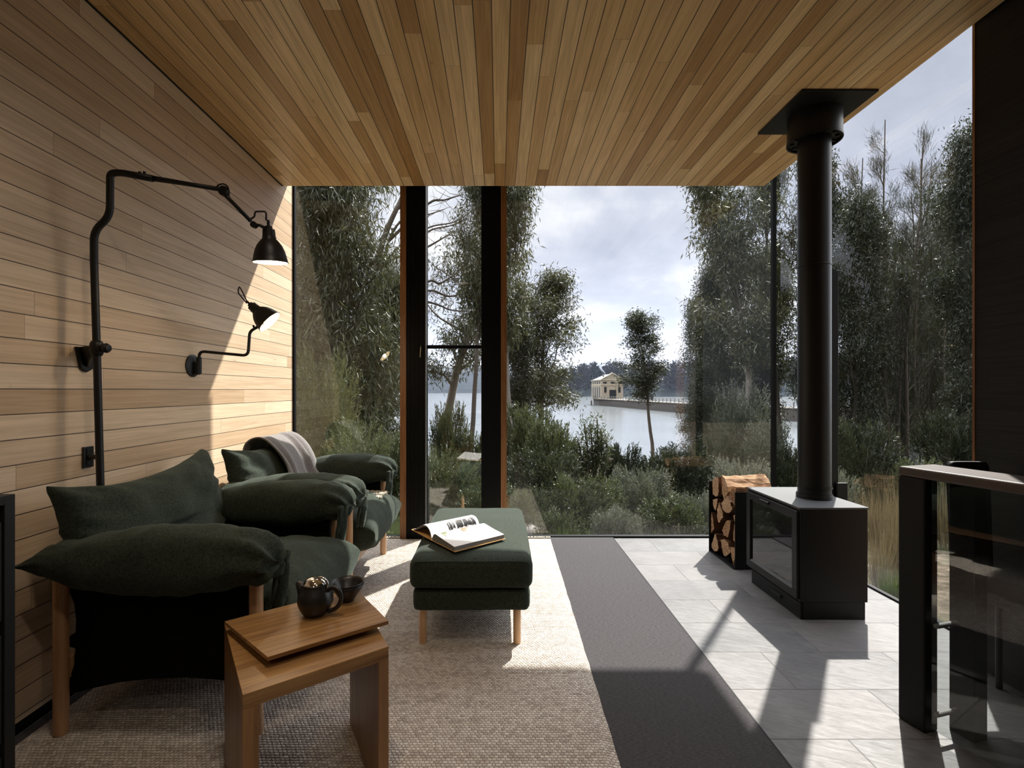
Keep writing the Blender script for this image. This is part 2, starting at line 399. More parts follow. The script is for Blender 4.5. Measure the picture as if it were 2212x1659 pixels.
# ------------------------------------------------------------------ the room shell
YB = -3.2
structure(MB().box(-1.816, 2.44, YB, 4.30, -.12, 0.0).build('floor', M['tile']))
structure(MB().box(-1.80, 1.0, YB, 4.245, 0.0, .008).build('trim_1', M['carpet']))       # charcoal carpet
structure(MB().box(1.0, 1.006, YB, 4.245, 0.0, .009).build('trim_2', M['frame']))        # edge strip
structure(MB().box(-1.95, -1.816, YB, 4.262, .045, 3.30).build('wall_left', M['wall']))
structure(MB().box(-1.95, -1.835, YB, 4.262, -.12, .045).build('baseboard_left', M['blackm']))
structure(MB().box(-1.812, 2.222, YB, 4.05, 3.012, 3.07).build('ceiling', M['ceil']))
structure(MB().box(-1.812, -1.807, YB, 4.05, 3.008, 3.012).build('trim_3', M['frame']))
structure(MB().box(-1.95, 2.56, YB, 4.33, 3.36, 3.55).build('roof_slab', M['blackm']))
structure(MB().box(2.25, 2.40, YB, 2.28, 0.0, 3.30).build('wall_right', M['black_boards']))
structure(MB().box(2.246, 2.405, 2.28, 2.292, 0.0, 3.30).build('trim_4', M['post_oak']))
structure(MB().box(-1.95, 2.50, YB-.1, YB, -.12, 3.3).build('wall_back', M['wall']))
# facade heads, sill channels, posts
structure(MB().box(-1.816, 2.48, 4.262, 4.30, 3.285, 3.36).build('trim_5', M['frame']))
structure(MB().box(2.44, 2.48, YB, 4.30, 3.285, 3.36).build('trim_6', M['frame']))
structure(MB().box(-1.816, 2.46, 4.252, 4.30, 0.0, .016).build('trim_7', M['frame']))
structure(MB().box(2.44, 2.47, 2.29, 4.30, -.12, .012).build('trim_8', M['frame']))
structure(MB().box(-1.822, -1.800, 4.262, 4.30, 0.0, 3.285).build('trim_9', M['frame']))
structure(MB().box(2.418, 2.452, 4.262, 4.296, 0.0, 3.285).build('trim_10', M['frame']))
# windows
def pane(name, x0, x1, y0, y1, z0, z1):
    if x1-x0 > y1-y0: v = [(x0, y0, z0), (x1, y0, z0), (x1, y0, z1), (x0, y0, z1)]
    else: v = [(x0, y0, z0), (x0, y1, z0), (x0, y1, z1), (x0, y0, z1)]
    return structure(MB().add(v, [(0, 1, 2, 3)]).build(name, M['glass']))
pane('window_1', -1.80, -.845, 4.28, 4.28, .016, 3.285)
w3 = pane('window_3', .066, 2.418, 4.28, 4.28, .016, 3.285)
pane('window_4', 2.452, 2.452, 2.29, 4.262, .012, 3.285)
# two oak-faced black fins framing the narrow window
def column(name, x0, x1, xo0, xo1):
    o = structure(MB().box(x0, x1, 4.185, 4.33, 0.0, 3.285).build(name, M['frame'], bevel=.002))
    MB().box(xo0, xo1, 4.178, 4.335, 0.0, 3.285).build('oak_facing', M['post_oak'], o)
    return o
c1_ = column('window_2_frame', -.800, -.632, -.852, -.800)
for xx in (-.770, -.735, -.70, -.662): MB().box(xx, xx+.006, 4.179, 4.187, .02, 3.0).build('track_rib', M['frame'], c1_)
MB().box(-.634, -.628, 4.182, 4.20, 0.0, 3.285).build('glass_edge', M['steel_grey'], c1_)
c2_ = column('window_2_frame', -.150, .020, .020, .070)
for xx in (-.12, -.075, -.03): MB().box(xx, xx+.006, 4.179, 4.187, .02, 3.0).build('track_rib', M['frame'], c2_)
win2 = pane('window_2', -.632, -.150, 4.27, 4.27, .02, 3.285)
MB().box(-.632, -.150, 4.22, 4.26, 1.665, 1.695).build('transom', M['frame'], win2, bevel=.003)
MB().box(-.632, -.150, 4.292, 4.302, .02, 1.515).build('lower_glass', M['glass'], win2)
MB().box(-.632, -.150, 4.290, 4.304, 1.515, 1.519).build('glass_rim', M['steel_grey'], win2)
key = empty('key', (-.668, 4.175, 1.66), 'small metal key hanging in the lock of the black window frame', 'key')
rel(MB().tube([(-.668, 4.185, 1.668), (-.668, 4.150, 1.668)], .006), key).build('key_shank', M['brass'], key)
rel(MB().lathe([(.004, -.003), (.013, -.003), (.013, .003), (.004, .003)], 16, Matrix.Translation((-.668, 4.145, 1.672)) @ Matrix.Rotation(math.pi/2, 4, 'Y')), key).build('key_head', M['chrome'], key, smooth='auto')
rel(MB().tube([(-.668, 4.150, 1.66), (-.672, 4.152, 1.63), (-.674, 4.15, 1.585)], .0035, 8), key).build('key_tag', M['brass'], key)

# unseen fill lamps added at the ceiling to brighten the foreground
for cx0, cy0, lbq in ((-.55, 1.15, 'added out-of-frame fill lamp above the near armchair'), (.45, .1, 'added out-of-frame fill lamp above the back of the rug'), (-.55, -1.3, 'added out-of-frame fill lamp at the back of the room')):
    o = MB().lathe([(0, 3.008), (.098, 3.008), (.100, 2.935), (.118, 2.935), (.12, 3.012)], 40, Matrix.Translation((cx0, cy0, 0))).build('added_fill_lamp', M['blackm'], smooth='auto'); tag(o, lbq, 'fill lamp', 'added fill lamps')
    MB().lathe([(0, 3.004), (.097, 3.004)], 32, Matrix.Translation((cx0, cy0, 0))).build('fill_disc', M['bulb'], o)
    ld = bpy.data.lights.new('fill_glow', 'AREA'); lo = bpy.data.objects.new('fill_glow', ld); COL.objects.link(lo)
    ld.shape = 'DISK'; ld.size = .17; ld.energy = 8.5; ld.color = (1, .86, .70); lo.location = (cx0, cy0, 2.998); lo.parent = o
# ------------------------------------------------------------------ rug
mb = MB(); nx, ny = 46, 90
rx0, rx1a, rx1b, ry0, ry1 = -1.755, .418, .450, -1.2, 4.205
for j in range(ny+1):
    for i in range(nx+1):
        yy = ry0+(ry1-ry0)*j/ny; x1 = rx1a+(rx1b-rx1a)*max(0, (yy-1.6)/2.6)
        xx = rx0+(x1-rx0)*i/nx
        e_ = min(i, nx-i, j, ny-j)
        xx += .004*noise.noise((yy*9, i*.0, 3)) if i == nx else 0
        mb.v.append((xx, yy, .0085 if e_ == 0 else .018+.0012*noise.noise((xx*6, yy*6, 0))))
for j in range(ny):
    for i in range(nx):
        a = j*(nx+1)+i; mb.f.append((a, a+1, a+nx+2, a+nx+1))
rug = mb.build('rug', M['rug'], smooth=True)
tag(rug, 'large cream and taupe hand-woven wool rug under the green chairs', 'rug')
fr_ = MB()
random.seed(4)
for i in range(150):
    xx = rx0+(rx1b-rx0)*i/150+.007; fr_.tube([(xx, 4.20, .012), (xx+random.uniform(-.004, .004), 4.212, .022), (xx, 4.218, .012)], .0065, 5)
fr_.build('knotted_edge', M['cream'], rug, smooth=True)
RZ = .018
# ------------------------------------------------------------------ cushions
def fbm(p, s, o=3): 
    v = 0; a = 1
    for k in range(o): v += a*noise.noise(Vector(p)*s); s *= 2.1; a *= .5
    return v
def pillow(L, W, T, Mx, nu=44, nv=36, pinch=.07, deform=None, wr=.010, pw=.42, seed=0, corner=.0):
    mb = MB(); idx = {}
    def co(u, v, sgn):
        x = L/2*u*(1-pinch*(1-v*v)*abs(u)**3); y = W/2*v*(1-pinch*(1-u*u)*abs(v)**3)
        e = max(0, (1-u**4)*(1-v**4))**pw
        z = sgn*T/2*e
        ed = (1-e)
        z += wr*fbm((x*3+seed, y*3, sgn*2+seed), 2.2)*(e**.5)*1.2
        ang = math.atan2(v, u); z += wr*1.2*math.sin(ang*17+3*noise.noise((u*3, v*3, seed)))*ed*e*4*.5
        p = Vector((x, y, z))
        if deform: p = deform(p, u, v, sgn)
        return Mx @ p
    for sgn in (1, -1):
        for j in range(nv+1):
            for i in range(nu+1):
                bd = i in (0, nu) or j in (0, nv)
                if bd and sgn == -1: idx[(sgn, i, j)] = idx[(1, i, j)]; continue
                u = math.sin(math.pi/2*(i/nu*2-1)); v = math.sin(math.pi/2*(j/nv*2-1))
                idx[(sgn, i, j)] = len(mb.v); mb.v.append(tuple(co(u, v, sgn)))
        for j in range(nv):
            for i in range(nu):
                q = [idx[(sgn, i, j)], idx[(sgn, i+1, j)], idx[(sgn, i+1, j+1)], idx[(sgn, i, j+1)]]
                mb.f.append(tuple(q if sgn == 1 else q[::-1]))
    return mb
def basis(o, xa, ya, za):
    m_ = Matrix.Identity(4)
    for i, a in enumerate((xa, ya, za)):
        a = Vector(a).normalized()
        for k in range(3): m_[k][i] = a[k]
    m_.translation = Vector(o); return m_
def interp(x, tab):
    for (x0, y0), (x1, y1) in zip(tab, tab[1:]):
        if x <= x1: t = max(0, (x-x0)/(x1-x0)); t = t*t*(3-2*t)*.5+t*.5; return y0+(y1-y0)*t
    return tab[-1][1]
def arm_pad(yc, side, seed):
    """bolster draped over the arm rail; runs along X, pinched seam at the back, gathered at the front"""
    top = [(-1.70, .684), (-1.60, .742), (-1.45, .775), (-1.25, .797), (-1.08, .802), (-.95, .795), (-.87, .772), (-.835, .748), (-.812, .715), (-.805, .68)]
    bot = [(-1.70, .680), (-1.60, .632), (-1.52, .590), (-1.35, .560), (-1.15, .552), (-1.0, .572), (-.92, .598), (-.86, .603), (-.82, .625), (-.805, .66)]
    hy = [(-1.70, .095), (-1.55, .10), (-1.3, .108), (-1.0, .108), (-.88, .105), (-.83, .095), (-.812, .07), (-.805, .03)]
    mb = MB(); ns, nc = 60, 36
    for i in range(ns+1):
        t = i/ns; x = -1.70+(.895)*(.5-.5*math.cos(math.pi*t))
        zt, zb, h = interp(x, top), interp(x, bot), interp(x, hy)
        zc, hz = (zt+zb)/2, max(.002, (zt-zb)/2)
        fold = max(0, (x+1.02)/.2)
        for k in range(nc):
            a = 2*math.pi*k/nc; c, s_ = math.cos(a), math.sin(a)
            px_ = math.copysign(abs(c)**.85, c); pz = math.copysign(abs(s_)**.85, s_)
            wr = .010*fbm((x*5, a*.9, seed), 1.3)+.007*noise.noise((x*14, math.cos(a)*1.2, math.sin(a)*1.2+seed))+.013*fold*math.sin(a*7+seed+4*x)*.9+.006*math.sin(a*13+seed)*max(0, -1.45-x)*4
            mb.v.append((x+.012*fold*math.sin(a*5+seed), yc+px_*(h+wr), zc+pz*(hz+wr*min(1, hz/.05))))
    for i in range(ns):
        for k in range(nc):
            a, c = i*nc+k, i*nc+(k+1) % nc; mb.f.append((a, c, c+nc, a+nc))
    mb.f.append(tuple(range(nc-1, -1, -1))); mb.f.append(tuple(ns*nc+k for k in range(nc)))
    return mb

CH0 = Vector((-1.27, 2.24, RZ))
chair = empty('armchair', CH0, 'green wool armchair nearest the camera, in front of the tall wall lamp, bare seat', 'armchair', group=None)
def cpart(mb, name, m, **kw): return rel(mb, chair).build(name, m, kw.pop('parent', chair), **kw)
LY0, LY1 = 1.805, 2.675
for (lx, ly, top) in ((-1.634, LY0, .725), (-.905, LY0, .70), (-1.634, LY1, .725), (-.905, LY1, .70)):
    cpart(MB().lathe([(0, RZ), (.021, RZ), (.024, RZ+.006), (.0245, .4), (.0245, top-.008), (.018, top), (0, top)], 28, Matrix.Translation((lx, ly, 0))), 'leg', M['leg'], smooth='auto')
mb = MB().box(-1.648, -1.615, LY0, LY1, .215, .295); cpart(mb, 'rear_rail', M['leg'], bevel=.006)
mb = MB().box(-.925, -.890, LY0, LY1, .215, .285); cpart(mb, 'front_rail', M['leg'], bevel=.006)
for ly in (LY0, LY1):
    cpart(MB().box(-1.64, -.90, ly-.014, ly+.014, .60, .645), 'arm_rail', M['leg'], bevel=.005)
# sling body, side outline traced along the seat frame
out_ = [(-1.628, .60), (-1.628, .55), (-1.604, .494), (-1.597, .43), (-1.599, .385), (-1.628, .366), (-1.640, .352), (-1.630, .334), (-1.600, .324), (-1.602, .267), (-1.626, .20), (-1.650, .155), (-1.64, .145), (-1.55, .17), (-1.43, .197), (-1.30, .21), (-1.178, .214), (-1.05, .205), (-.96, .19), (-.925, .20), (-.915, .30), (-.92, .60)]
mb = MB().prism(out_, lambda p: Vector((p[0], LY0+.045, p[1])), lambda p: Vector((p[0], LY1-.045, p[1])))
mb = MB()
for ya, yb in ((LY0+.022, LY0+.045), (LY1-.045, LY1-.022)):
    mb.prism(out_, lambda p: Vector((p[0], ya, p[1])), lambda p: Vector((p[0], yb, p[1])))
mb.box(-1.60, -.925, LY0+.045, LY1-.045, .215, .30); mb.box(-1.61, -1.58, LY0+.045, LY1-.045, .20, .62)
cpart(mb, 'sling', M['wool_dark'])
def seatdef(p, u, v, s):
    if s > 0: p.z += .02*(1-u*u)*(1-v*v)
    if s < 0: p.z *= 1.25
    p.z -= .035*(abs(u)**6 if u > 0 else 0)*(1-v*v)
    return p
cpart(pillow(.80, .80, .27, basis((-1.155, 2.24, .405), (1, 0, .03), (0, 1, 0), (-.03, 0, 1)), deform=seatdef, seed=3, wr=.008, pw=.36, pinch=.05), 'seat_cushion', M['wool'], smooth=True)
def backdef(p, u, v, s):      # local x = height, y = width
    if s < 0: p.z *= .55
    p.x += .030*abs(v)**3*(1 if u > 0 else -.3)-.02*(1-v*v)*(u > 0)
    p.x += .012*v*(u > 0)
    if u < 0: p.y *= 1-.16*min(1, -u*1.4)
    return p
bm_ = basis((-1.572, 2.22, .672), (-.26, 0, .966), (0, 1, 0), (.966, 0, .26))
cpart(pillow(.54, .92, .25, bm_, deform=backdef, seed=9, wr=.017, pw=.40, pinch=.06), 'back_cushion', M['wool'], smooth=True)
for yc, sd_, nm in ((1.775, -1, 1), (2.665, 1, 5)):
    a_ = cpart(arm_pad(yc, sd_, nm), 'arm_cushion', M['wool'], smooth=True)
    # gathered flap hanging at the front of the arm
    mb = MB(); yi = yc+(.085 if sd_ < 0 else -.085)
    for i in range(15):
        t = i/14
        for k in range(9):
            q = k/8-.5; x_ = -.835-.02*t+.012*math.sin(k*2.1+t*3); 
            mb.v.append((x_-.012+.03*(1-4*q*q), yi+q*(.075-.03*t), .68-.22*t+.01*math.sin(k*1.7)))
    for i in range(14):
        for k in range(8): a = i*9+k; mb.f.append((a, a+1, a+10, a+9))
    f_ = rel(mb, chair).build('front_fold', M['wool'], a_, smooth=True)
    sm = f_.modifiers.new('solid', 'SOLIDIFY'); sm.thickness = .018; sm.offset = 0
def copy_tree(o, parent=None):
    c = o.copy(); COL.objects.link(c)
    if parent: c.parent = parent
    for ch in list(o.children): copy_tree(ch, c)
    return c
ch2 = copy_tree(chair); ch2.location = CH0+Vector((0, 1.115, 0))
tag(ch2, 'green wool armchair by the window with a grey throw over its back', 'armchair')

# throw over the far chair
mb = MB(); nu, nv = 64, 30
path = smoothpts([(-1.735, .80), (-1.715, .92), (-1.655, .965), (-1.575, .945), (-1.50, .875), (-1.44, .78), (-1.40, .69), (-1.32, .62), (-1.20, .575)], 8)
npz = len(path)
for i, q in enumerate(path):
    t = i/(npz-1)
    y0 = 3.22; y1 = 3.80-.12*t
    for k in range(nu+1):
        u = k/nu
        rip = math.sin(u*26+1.5*math.sin(t*4)+2*noise.noise((u*4, t*2, 1)))
        am = (.007+.026*t)*(.6+.4*math.sin(u*9+1))
        n_ = Vector((.8, 0, .6))
        p = Vector((q[0], y0+(y1-y0)*u+.02*noise.noise((t*5, u*3, 4)), q[1]))+n_*(.022+am*rip)
        mb.v.append(tuple(p))
for i in range(npz-1):
    for k in range(nu): a = i*(nu+1)+k; mb.f.append((a, a+1, a+nu+2, a+nu+1))
th = mb.build('throw_blanket', M['throw'], smooth=True)
sm = th.modifiers.new('solid', 'SOLIDIFY'); sm.thickness = .008
tag(th, 'soft grey wool throw draped over the back of the far green armchair', 'blanket')
mb = MB(); random.seed(8)
for i in range(420):
    x_, y_ = random.uniform(-1.00, -.85), random.uniform(3.46, 3.66)
    a = random.uniform(0, 6.28); l = random.uniform(.015, .035)
    mb.tube([(x_, y_, .515), (x_+math.cos(a)*l*.5, y_+math.sin(a)*l*.5, .54), (x_+math.cos(a)*l, y_+math.sin(a)*l, .525)], [.005, .004, .001], 5)
o = mb.build('fleece', M['cream'], smooth=True); tag(o, 'cream fleecy end of a throw lying on the seat of the far armchair', 'fleece')

# ------------------------------------------------------------------ ottoman
ott = empty('ottoman', (-.14, 2.93, RZ), 'long green wool ottoman with an open book on it, on the rug', 'ottoman')
def softbox(x0, x1, y0, y1, z0, z1, r, crown, bulge, n=26, sag=0):
    mb = MB(); cx, cy_, cz = (x0+x1)/2, (y0+y1)/2, (z0+z1)/2; hx, hy_, hz = (x1-x0)/2, (y1-y0)/2, (z1-z0)/2
    bm = bmesh.new(); bmesh.ops.create_cube(bm, size=2); bmesh.ops.subdivide_edges(bm, edges=bm.edges, cuts=n, use_grid_fill=True)
    for v in bm.verts:
        p = v.co.copy(); q = Vector((p.x*hx, p.y*hy_, p.z*hz))
        inner = Vector((max(-hx+r, min(hx-r, q.x)), max(-hy_+r, min(hy_-r, q.y)), max(-hz+r, min(hz-r, q.z))))
        dd_ = q-inner
        if dd_.length > 1e-6: q = inner+dd_.normalized()*r*(1 if dd_.length > 0 else 0) if dd_.length > r else q
        bx_, by_, bz_ = 1-p.x**2, 1-p.y**2, 1-p.z**2
        q.z += crown*bx_*by_*(p.z > .5)*1.0
        q.x += math.copysign(bulge*bz_*max(.2, by_), p.x)*(abs(p.x) > .8)
        q.y += math.copysign(bulge*bz_*max(.2, bx_), p.y)*(abs(p.y) > .8)
        q += Vector((1, 1, 1))*.0025*noise.noise(q*7)
        v.co = q+Vector((cx, cy_, cz))
    bm.verts.ensure_lookup_table(); mb.v = [tuple(v.co) for v in bm.verts]; mb.f = [tuple(v.index for v in f.verts) for f in bm.faces]; bm.free()
    return mb
rel(softbox(-.445, .170, 2.395, 3.475, .305, .460, .040, .020, .008), ott).build('seat_pad', M['wool'], ott, smooth=True)
rel(softbox(-.430, .158, 2.41, 3.46, .192, .308, .030, .0, .008), ott).build('base_pad', M['wool'], ott, smooth=True)
mb = MB(); 
loop = smoothpts([(-.415, 2.396, .440), (-.39, 2.397, .449), (-.14, 2.396, .450), (.115, 2.397, .449), (.140, 2.396, .440)], 5)
mb.tube(loop, .0028, 6); rel(mb, ott).build('piping', M['wool'], ott, smooth=True)
for lx, ly in ((-.384, 2.455), (.094, 2.455), (-.384, 3.41), (.094, 3.41)):
    rel(MB().lathe([(0, RZ), (.018, RZ), (.0195, RZ+.004), (.0195, .20), (0, .20)], 24, Matrix.Translation((lx, ly, 0))), ott).build('leg', M['post_oak'] if 0 else M['leg'], ott, smooth='auto')

# ------------------------------------------------------------------ open book
BZ = .482
H = Vector((-.3636, 2.632, BZ)); e1 = Vector((.769, .639, 0)); e2 = Vector((.603, -.797, 0))
book = empty('open_book', H, 'open picture book with printed landscape photos lying on the green ottoman', 'book')
LB = .331
def bpt(s, t, h): return H+e1*t+e2*s+Vector((0, 0, h))
rp = [(.004, .012), (.018, .034), (.04, .043), (.075, .040), (.13, .033), (.19, .028), (.232, .024)]
lp_ = [(-.004, .012), (-.012, .035), (-.03, .055), (-.06, .066), (-.10, .062), (-.145, .042), (-.19, .020), (-.222, .010)]
def curve(tab, n=5): return [(p.x, p.y) for p in smoothpts([(a, b, 0) for a, b in tab], n)]
mb = MB().prism([(-.002, .002), (-.002, .010)]+[(.240, .0035), (.240, 0)], lambda p: bpt(p[0], -.003, p[1]), lambda p: bpt(p[0], LB+.003, p[1]))
mb = MB().prism([(0, 0), (.240, 0), (.240, .003), (0, .003)], lambda p: bpt(p[0], -.003, p[1]), lambda p: bpt(p[0], LB+.003, p[1]))
mb.prism([(0, 0), (-.236, .004), (-.236, .007), (0, .003)], lambda p: bpt(p[0], -.003, p[1]), lambda p: bpt(p[0], LB+.003, p[1]))
rel(mb, book).build('cover', M['cover'], book)
rc = curve(rp)
mb = MB().prism([(.232, .0035), (.004, .0035)]+rc, lambda p: bpt(p[0], 0, p[1]), lambda p: bpt(p[0], LB, p[1])); rel(mb, book).build('page_block', M['paper_edge'], book)
lc = curve(lp_); lo_ = [(s, max(.008, h-.007)) for s, h in lc][::-1]
mb = MB().prism(lc+lo_, lambda p: bpt(p[0], 0, p[1]), lambda p: bpt(p[0], LB, p[1])); rel(mb, book).build('page_block', M['paper_edge'], book)
def sheet(tab, t0, t1, s0, s1, lift, m, name, jag=0):
    mb = MB(); pts = [q for q in tab if s0 <= q[0] <= s1 or s1 <= q[0] <= s0]
    for (s, h) in pts: 
        for t in (t0, t1): mb.v.append(tuple(bpt(s, t, h+lift)))
    for i in range(len(pts)-1): mb.f.append((2*i, 2*i+1, 2*i+3, 2*i+2))
    return rel(mb, book).build(name, m, book, smooth=True)
rc2 = curve(rp, 14); lc2 = curve(lp_, 14)
sheet(rc2, 0, LB, 0, .24, .0008, M['paper'], 'page'); sheet(lc2, 0, LB, -.24, 0, .0008, M['paper'], 'page')
def photomat(name, sky_, land, hz_, obj):
    m = mat(name, rough=.35); n, b = tex(m); tc = n.new('ShaderNodeTexCoord').outputs['Generated']
    X, Y, Z = n.sep(tc); nn = n.noise(tc, 5, 5, .6); f = n.math('ADD', X, n.math('MULTIPLY', nn, .25))
    c = n.ramp(f, [(hz_-.02, land), (hz_+.02, sky_)]); cl_ = n.noise(tc, 3, 3); c = n.mix(n.mapr(cl_, .45, .6, 0, .5), c, (.75, .77, .82))
    n.put(b.inputs['Base Color'], c); return m
ph1 = photomat('printed_meadow', (.55, .60, .78), (.16, .18, .08), .45, 0); ph2 = photomat('printed_lake_house', (.58, .66, .85), (.25, .20, .13), .38, 0)
sheet(rc2, .03, .135, .028, .115, .0016, ph1, 'printed_photo'); sheet(rc2, .152, .315, .028, .205, .0016, ph2, 'printed_photo')
mb = MB(); random.seed(2)     # dark reeds printed across the left page
def lh(s): 
    for (a, ha), (b_, hb) in zip(lc2, lc2[1:]):
        if b_ <= s <= a: return ha+(hb-ha)*(s-a)/(b_-a+1e-9)
    return .05
for i in range(110):
    t = .12+.19*random.random(); s0_ = -.008-.006*random.random(); s1_ = s0_-random.uniform(.02, .055); q = random.uniform(-.012, .012)
    prev = None; N = 7
    for k in range(N):
        s = s0_+(s1_-s0_)*k/(N-1); wd = .0028*(1-k/(N-1))+.0002; tt = t+q*(k/(N-1))**2
        mb.v += [tuple(bpt(s, tt-wd, lh(s)+.0018)), tuple(bpt(s, tt+wd, lh(s)+.0018))]
        if k: a = len(mb.v)-4; mb.f.append((a, a+1, a+3, a+2))
rel(mb, book).build('printed_reeds', M['blackm'], book)

# ------------------------------------------------------------------ side table
tb = empty('side_table', (-.62, 1.58, RZ), 'folded oak side table with a skewed raised top holding the teapot', 'side table', math.atan2(.242, .329))
Q = [Vector((-.940, 1.657)), Vector((-.672, 1.268)), Vector((-.343, 1.510)), Vector((-.548, 1.888))]; TH = .50
def ins(Q, a, b, c, d_):   # inset from left,front,right,back
    return Q
lw = .042
dl = (Q[1]-Q[0]).normalized(); nl = (Q[2]-Q[1]).normalized()
def slab(poly, z0, z1): return MB().prism(poly, lambda p: Vector((p[0], p[1], z0)), lambda p: Vector((p[0], p[1], z1)))
tm = wood('table_oak_top', (.40, .205, .075), (.21, .095, .03), 0, .30, coat=.3)
tm.node_tree.nodes
rel(slab(Q, TH-.040, TH), tb).build('top_panel', M['table'], tb, bevel=.0015)
LL = [Q[0], Q[1], Q[1]+nl*lw*.95, Q[0]+nl*lw*.95]; RR = [Q[2]-nl*lw*.8, Q[2], Q[3], Q[3]-nl*lw*.8]
MV = wood('table_oak_legs', (.34, .18, .075), (.17, .08, .03), 2, .38)
rel(slab(LL, RZ, TH-.040), tb).build('leg_panel', MV, tb, bevel=.0015)
rel(slab(RR, RZ, TH-.040), tb).build('leg_panel', MV, tb, bevel=.0015)
PQ = [Vector((-.9076, 1.6005)), Vector((-.6623, 1.3856)), Vector((-.365, 1.6037)), Vector((-.5566, 1.873))]; PZ = .535
rel(slab(PQ, PZ-.012, PZ), tb).build('raised_top', M['table'], tb, bevel=.001)
pc = sum(PQ, Vector((0, 0)))/4; SP = [pc+(q-pc)*.72 for q in PQ]
rel(slab(SP, TH, PZ-.012), tb).build('spacer', M['blackm'], tb)

# teapot
tp = empty('teapot', (-.626, 1.652, PZ), 'matte black ceramic teapot with a chrome lid on the side table', 'teapot')
body = [(0, 0), (.030, 0), (.036, .003), (.048, .018), (.057, .040), (.0585, .055), (.055, .072), (.048, .088), (.043, .100), (.0425, .106), (.040, .108), (.038, .104), (.036, .09), (0, .085)]
MB().lathe([(p.x, p.y) for p in smoothpts([(a, b, 0) for a, b in body[:10]], 3)]+body[10:], 56).build('body', M['pot'], tp, smooth=True)
mb = MB()
sp = [((-.026, .002, .050), .028), ((-.036, .003, .075), .0265), ((-.046, .003, .090), .0205), ((-.059, .004, .101), .012), ((-.067, .004, .105), .005)]
mb.tube([Vector(a) for a, r in sp], [r for a, r in sp], 20); mb.build('spout', M['pot'], tp, smooth=True)
hd = smoothpts([(.046, -.012, .086), (.066, -.018, .098), (.088, -.024, .092), (.096, -.026, .068), (.090, -.024, .045), (.074, -.02, .027), (.050, -.014, .016)], 6)
mb = MB().tube(hd, [.0075]*len(hd), 14); mb.build('handle', M['pot'], tp, smooth=True)
lid = MB().lathe([(.0405, .107), (.038, .112), (.032, .118), (.022, .1225), (.011, .1245), (0, .125)], 48).build('lid', M['chrome'], tp, smooth=True)
MB().tube(smoothpts([(.010, -.003, .125), (.026, -.008, .127), (.040, -.011, .119), (.046, -.013, .108), (.046, -.013, .094)], 4), .0042, 10).build('hinge', M['chrome'], lid, smooth=True)
bp = [(0, 0), (.022, 0), (.024, .004), (.040, .028), (.053, .050), (.058, .062), (.0565, .0625), (.051, .050), (.038, .029), (.020, .008), (0, .006)]
for k, (dz, lb) in enumerate(((0, 'matte black flared bowl, lower of the stacked pair beside the teapot'), (.0085, 'matte black flared bowl, upper of the stacked pair beside the teapot'))):
    o = MB().lathe(bp, 56).build('bowl', M['pot'], smooth=True); o.location = (-.549, 1.757, PZ+dz); o.rotation_euler = (0, 0, 0)
    tag(o, lb, 'bowl', 'stacked black bowls')

# ------------------------------------------------------------------ wall lamps
def lampshade(parent, Mx, r=.075):
    prof_o = [(0, .150), (.012, .150), (.012, .138), (.0255, .137), (.0265, .128), (.028, .110), (.030, .098), (.040, .088), (.054, .070), (.064, .048), (.070, .026), (.0745, .006), (.077, .003), (.077, 0), (.0735, 0)]
    prof_i = [(.0735, .0), (.0725, .004), (.068, .026), (.062, .048), (.052, .068), (.038, .086), (.026, .097), (.022, .13), (0, .131)]
    s = rel(MB().lathe(prof_o, 48, Mx), parent).build('lamp_shade', M['shade'], parent, smooth='auto')
    rel(MB().lathe(prof_i, 48, Mx), parent).build('shade_lining', M['shade_in'], s, smooth=True)
    rel(MB().lathe([(0, .03), (.012, .033), (.020, .045), (.022, .058), (.015, .078), (.011, .10)], 20, Mx), parent).build('bulb', M['bulb'], s, smooth=True)
    rel(MB().lathe([(0, .175), (.006, .175), (.007, .150), (.016, .150), (.017, .135)], 20, Mx), parent).build('socket', M['shade'], s, smooth='auto')
    ld = bpy.data.lights.new('bulb_glow', 'POINT'); lo = bpy.data.objects.new('bulb_glow', ld); COL.objects.link(lo)
    ld.energy = 2.6; ld.color = (1, .78, .5); ld.shadow_soft_size = .02; lo.parent = parent
    inv = Matrix.Translation(parent.location).inverted(); lo.location = inv @ (Mx @ Vector((0, 0, .012)))
    return s
L1 = empty('wall_lamp', (-1.80, 2.11, 1.44), 'tall black wall lamp with a long jointed arm reaching over the near armchair', 'wall lamp')
def q1(px, py, D=2.04): return at(px, py, D)
pts = fillet([q1(222, 1300), q1(217, 1050), q1(209, 752), q1(203, 560), q1(203, 499), q1(237.5, 467), q1(238, 374), q1(262, 373), q1(330, 386, 2.05)], .045)
rel(MB().tube(pts, .0142, 16), L1).build('pole', M['shade'], L1, smooth=True)
rel(MB().tube([q1(318, 383.5, 2.05), q1(400, 396.5, 2.075), q1(476, 409, 2.10)], [.0125, .0098, .0098], 14), L1).build('upper_arm', M['shade'], L1, smooth=True)
for px in (302, 312): rel(MB().tube([q1(px, 379, 2.05), q1(px, 371, 2.05)], .006, 10), L1).build('thumb_screw', M['shade'], L1, smooth='auto')
J = q1(484, 413, 2.11); Jm = Matrix.Translation(J) @ Matrix.Rotation(math.pi/2, 4, 'X')
j_ = rel(MB().lathe([(0, -.012), (.020, -.012), (.022, -.008), (.022, .008), (.020, .012), (0, .012)], 24, Jm), L1).build('elbow_joint', M['shade'], L1, smooth='auto')
rel(MB().tube(smoothpts([q1(466, 408, 2.11), q1(472, 400, 2.10), q1(483, 397.5, 2.10), q1(492, 404, 2.10), q1(494, 416, 2.11), q1(494, 428, 2.12)], 5), .0035, 8), L1).build('elbow_cable', M['shade'], j_, smooth=True)
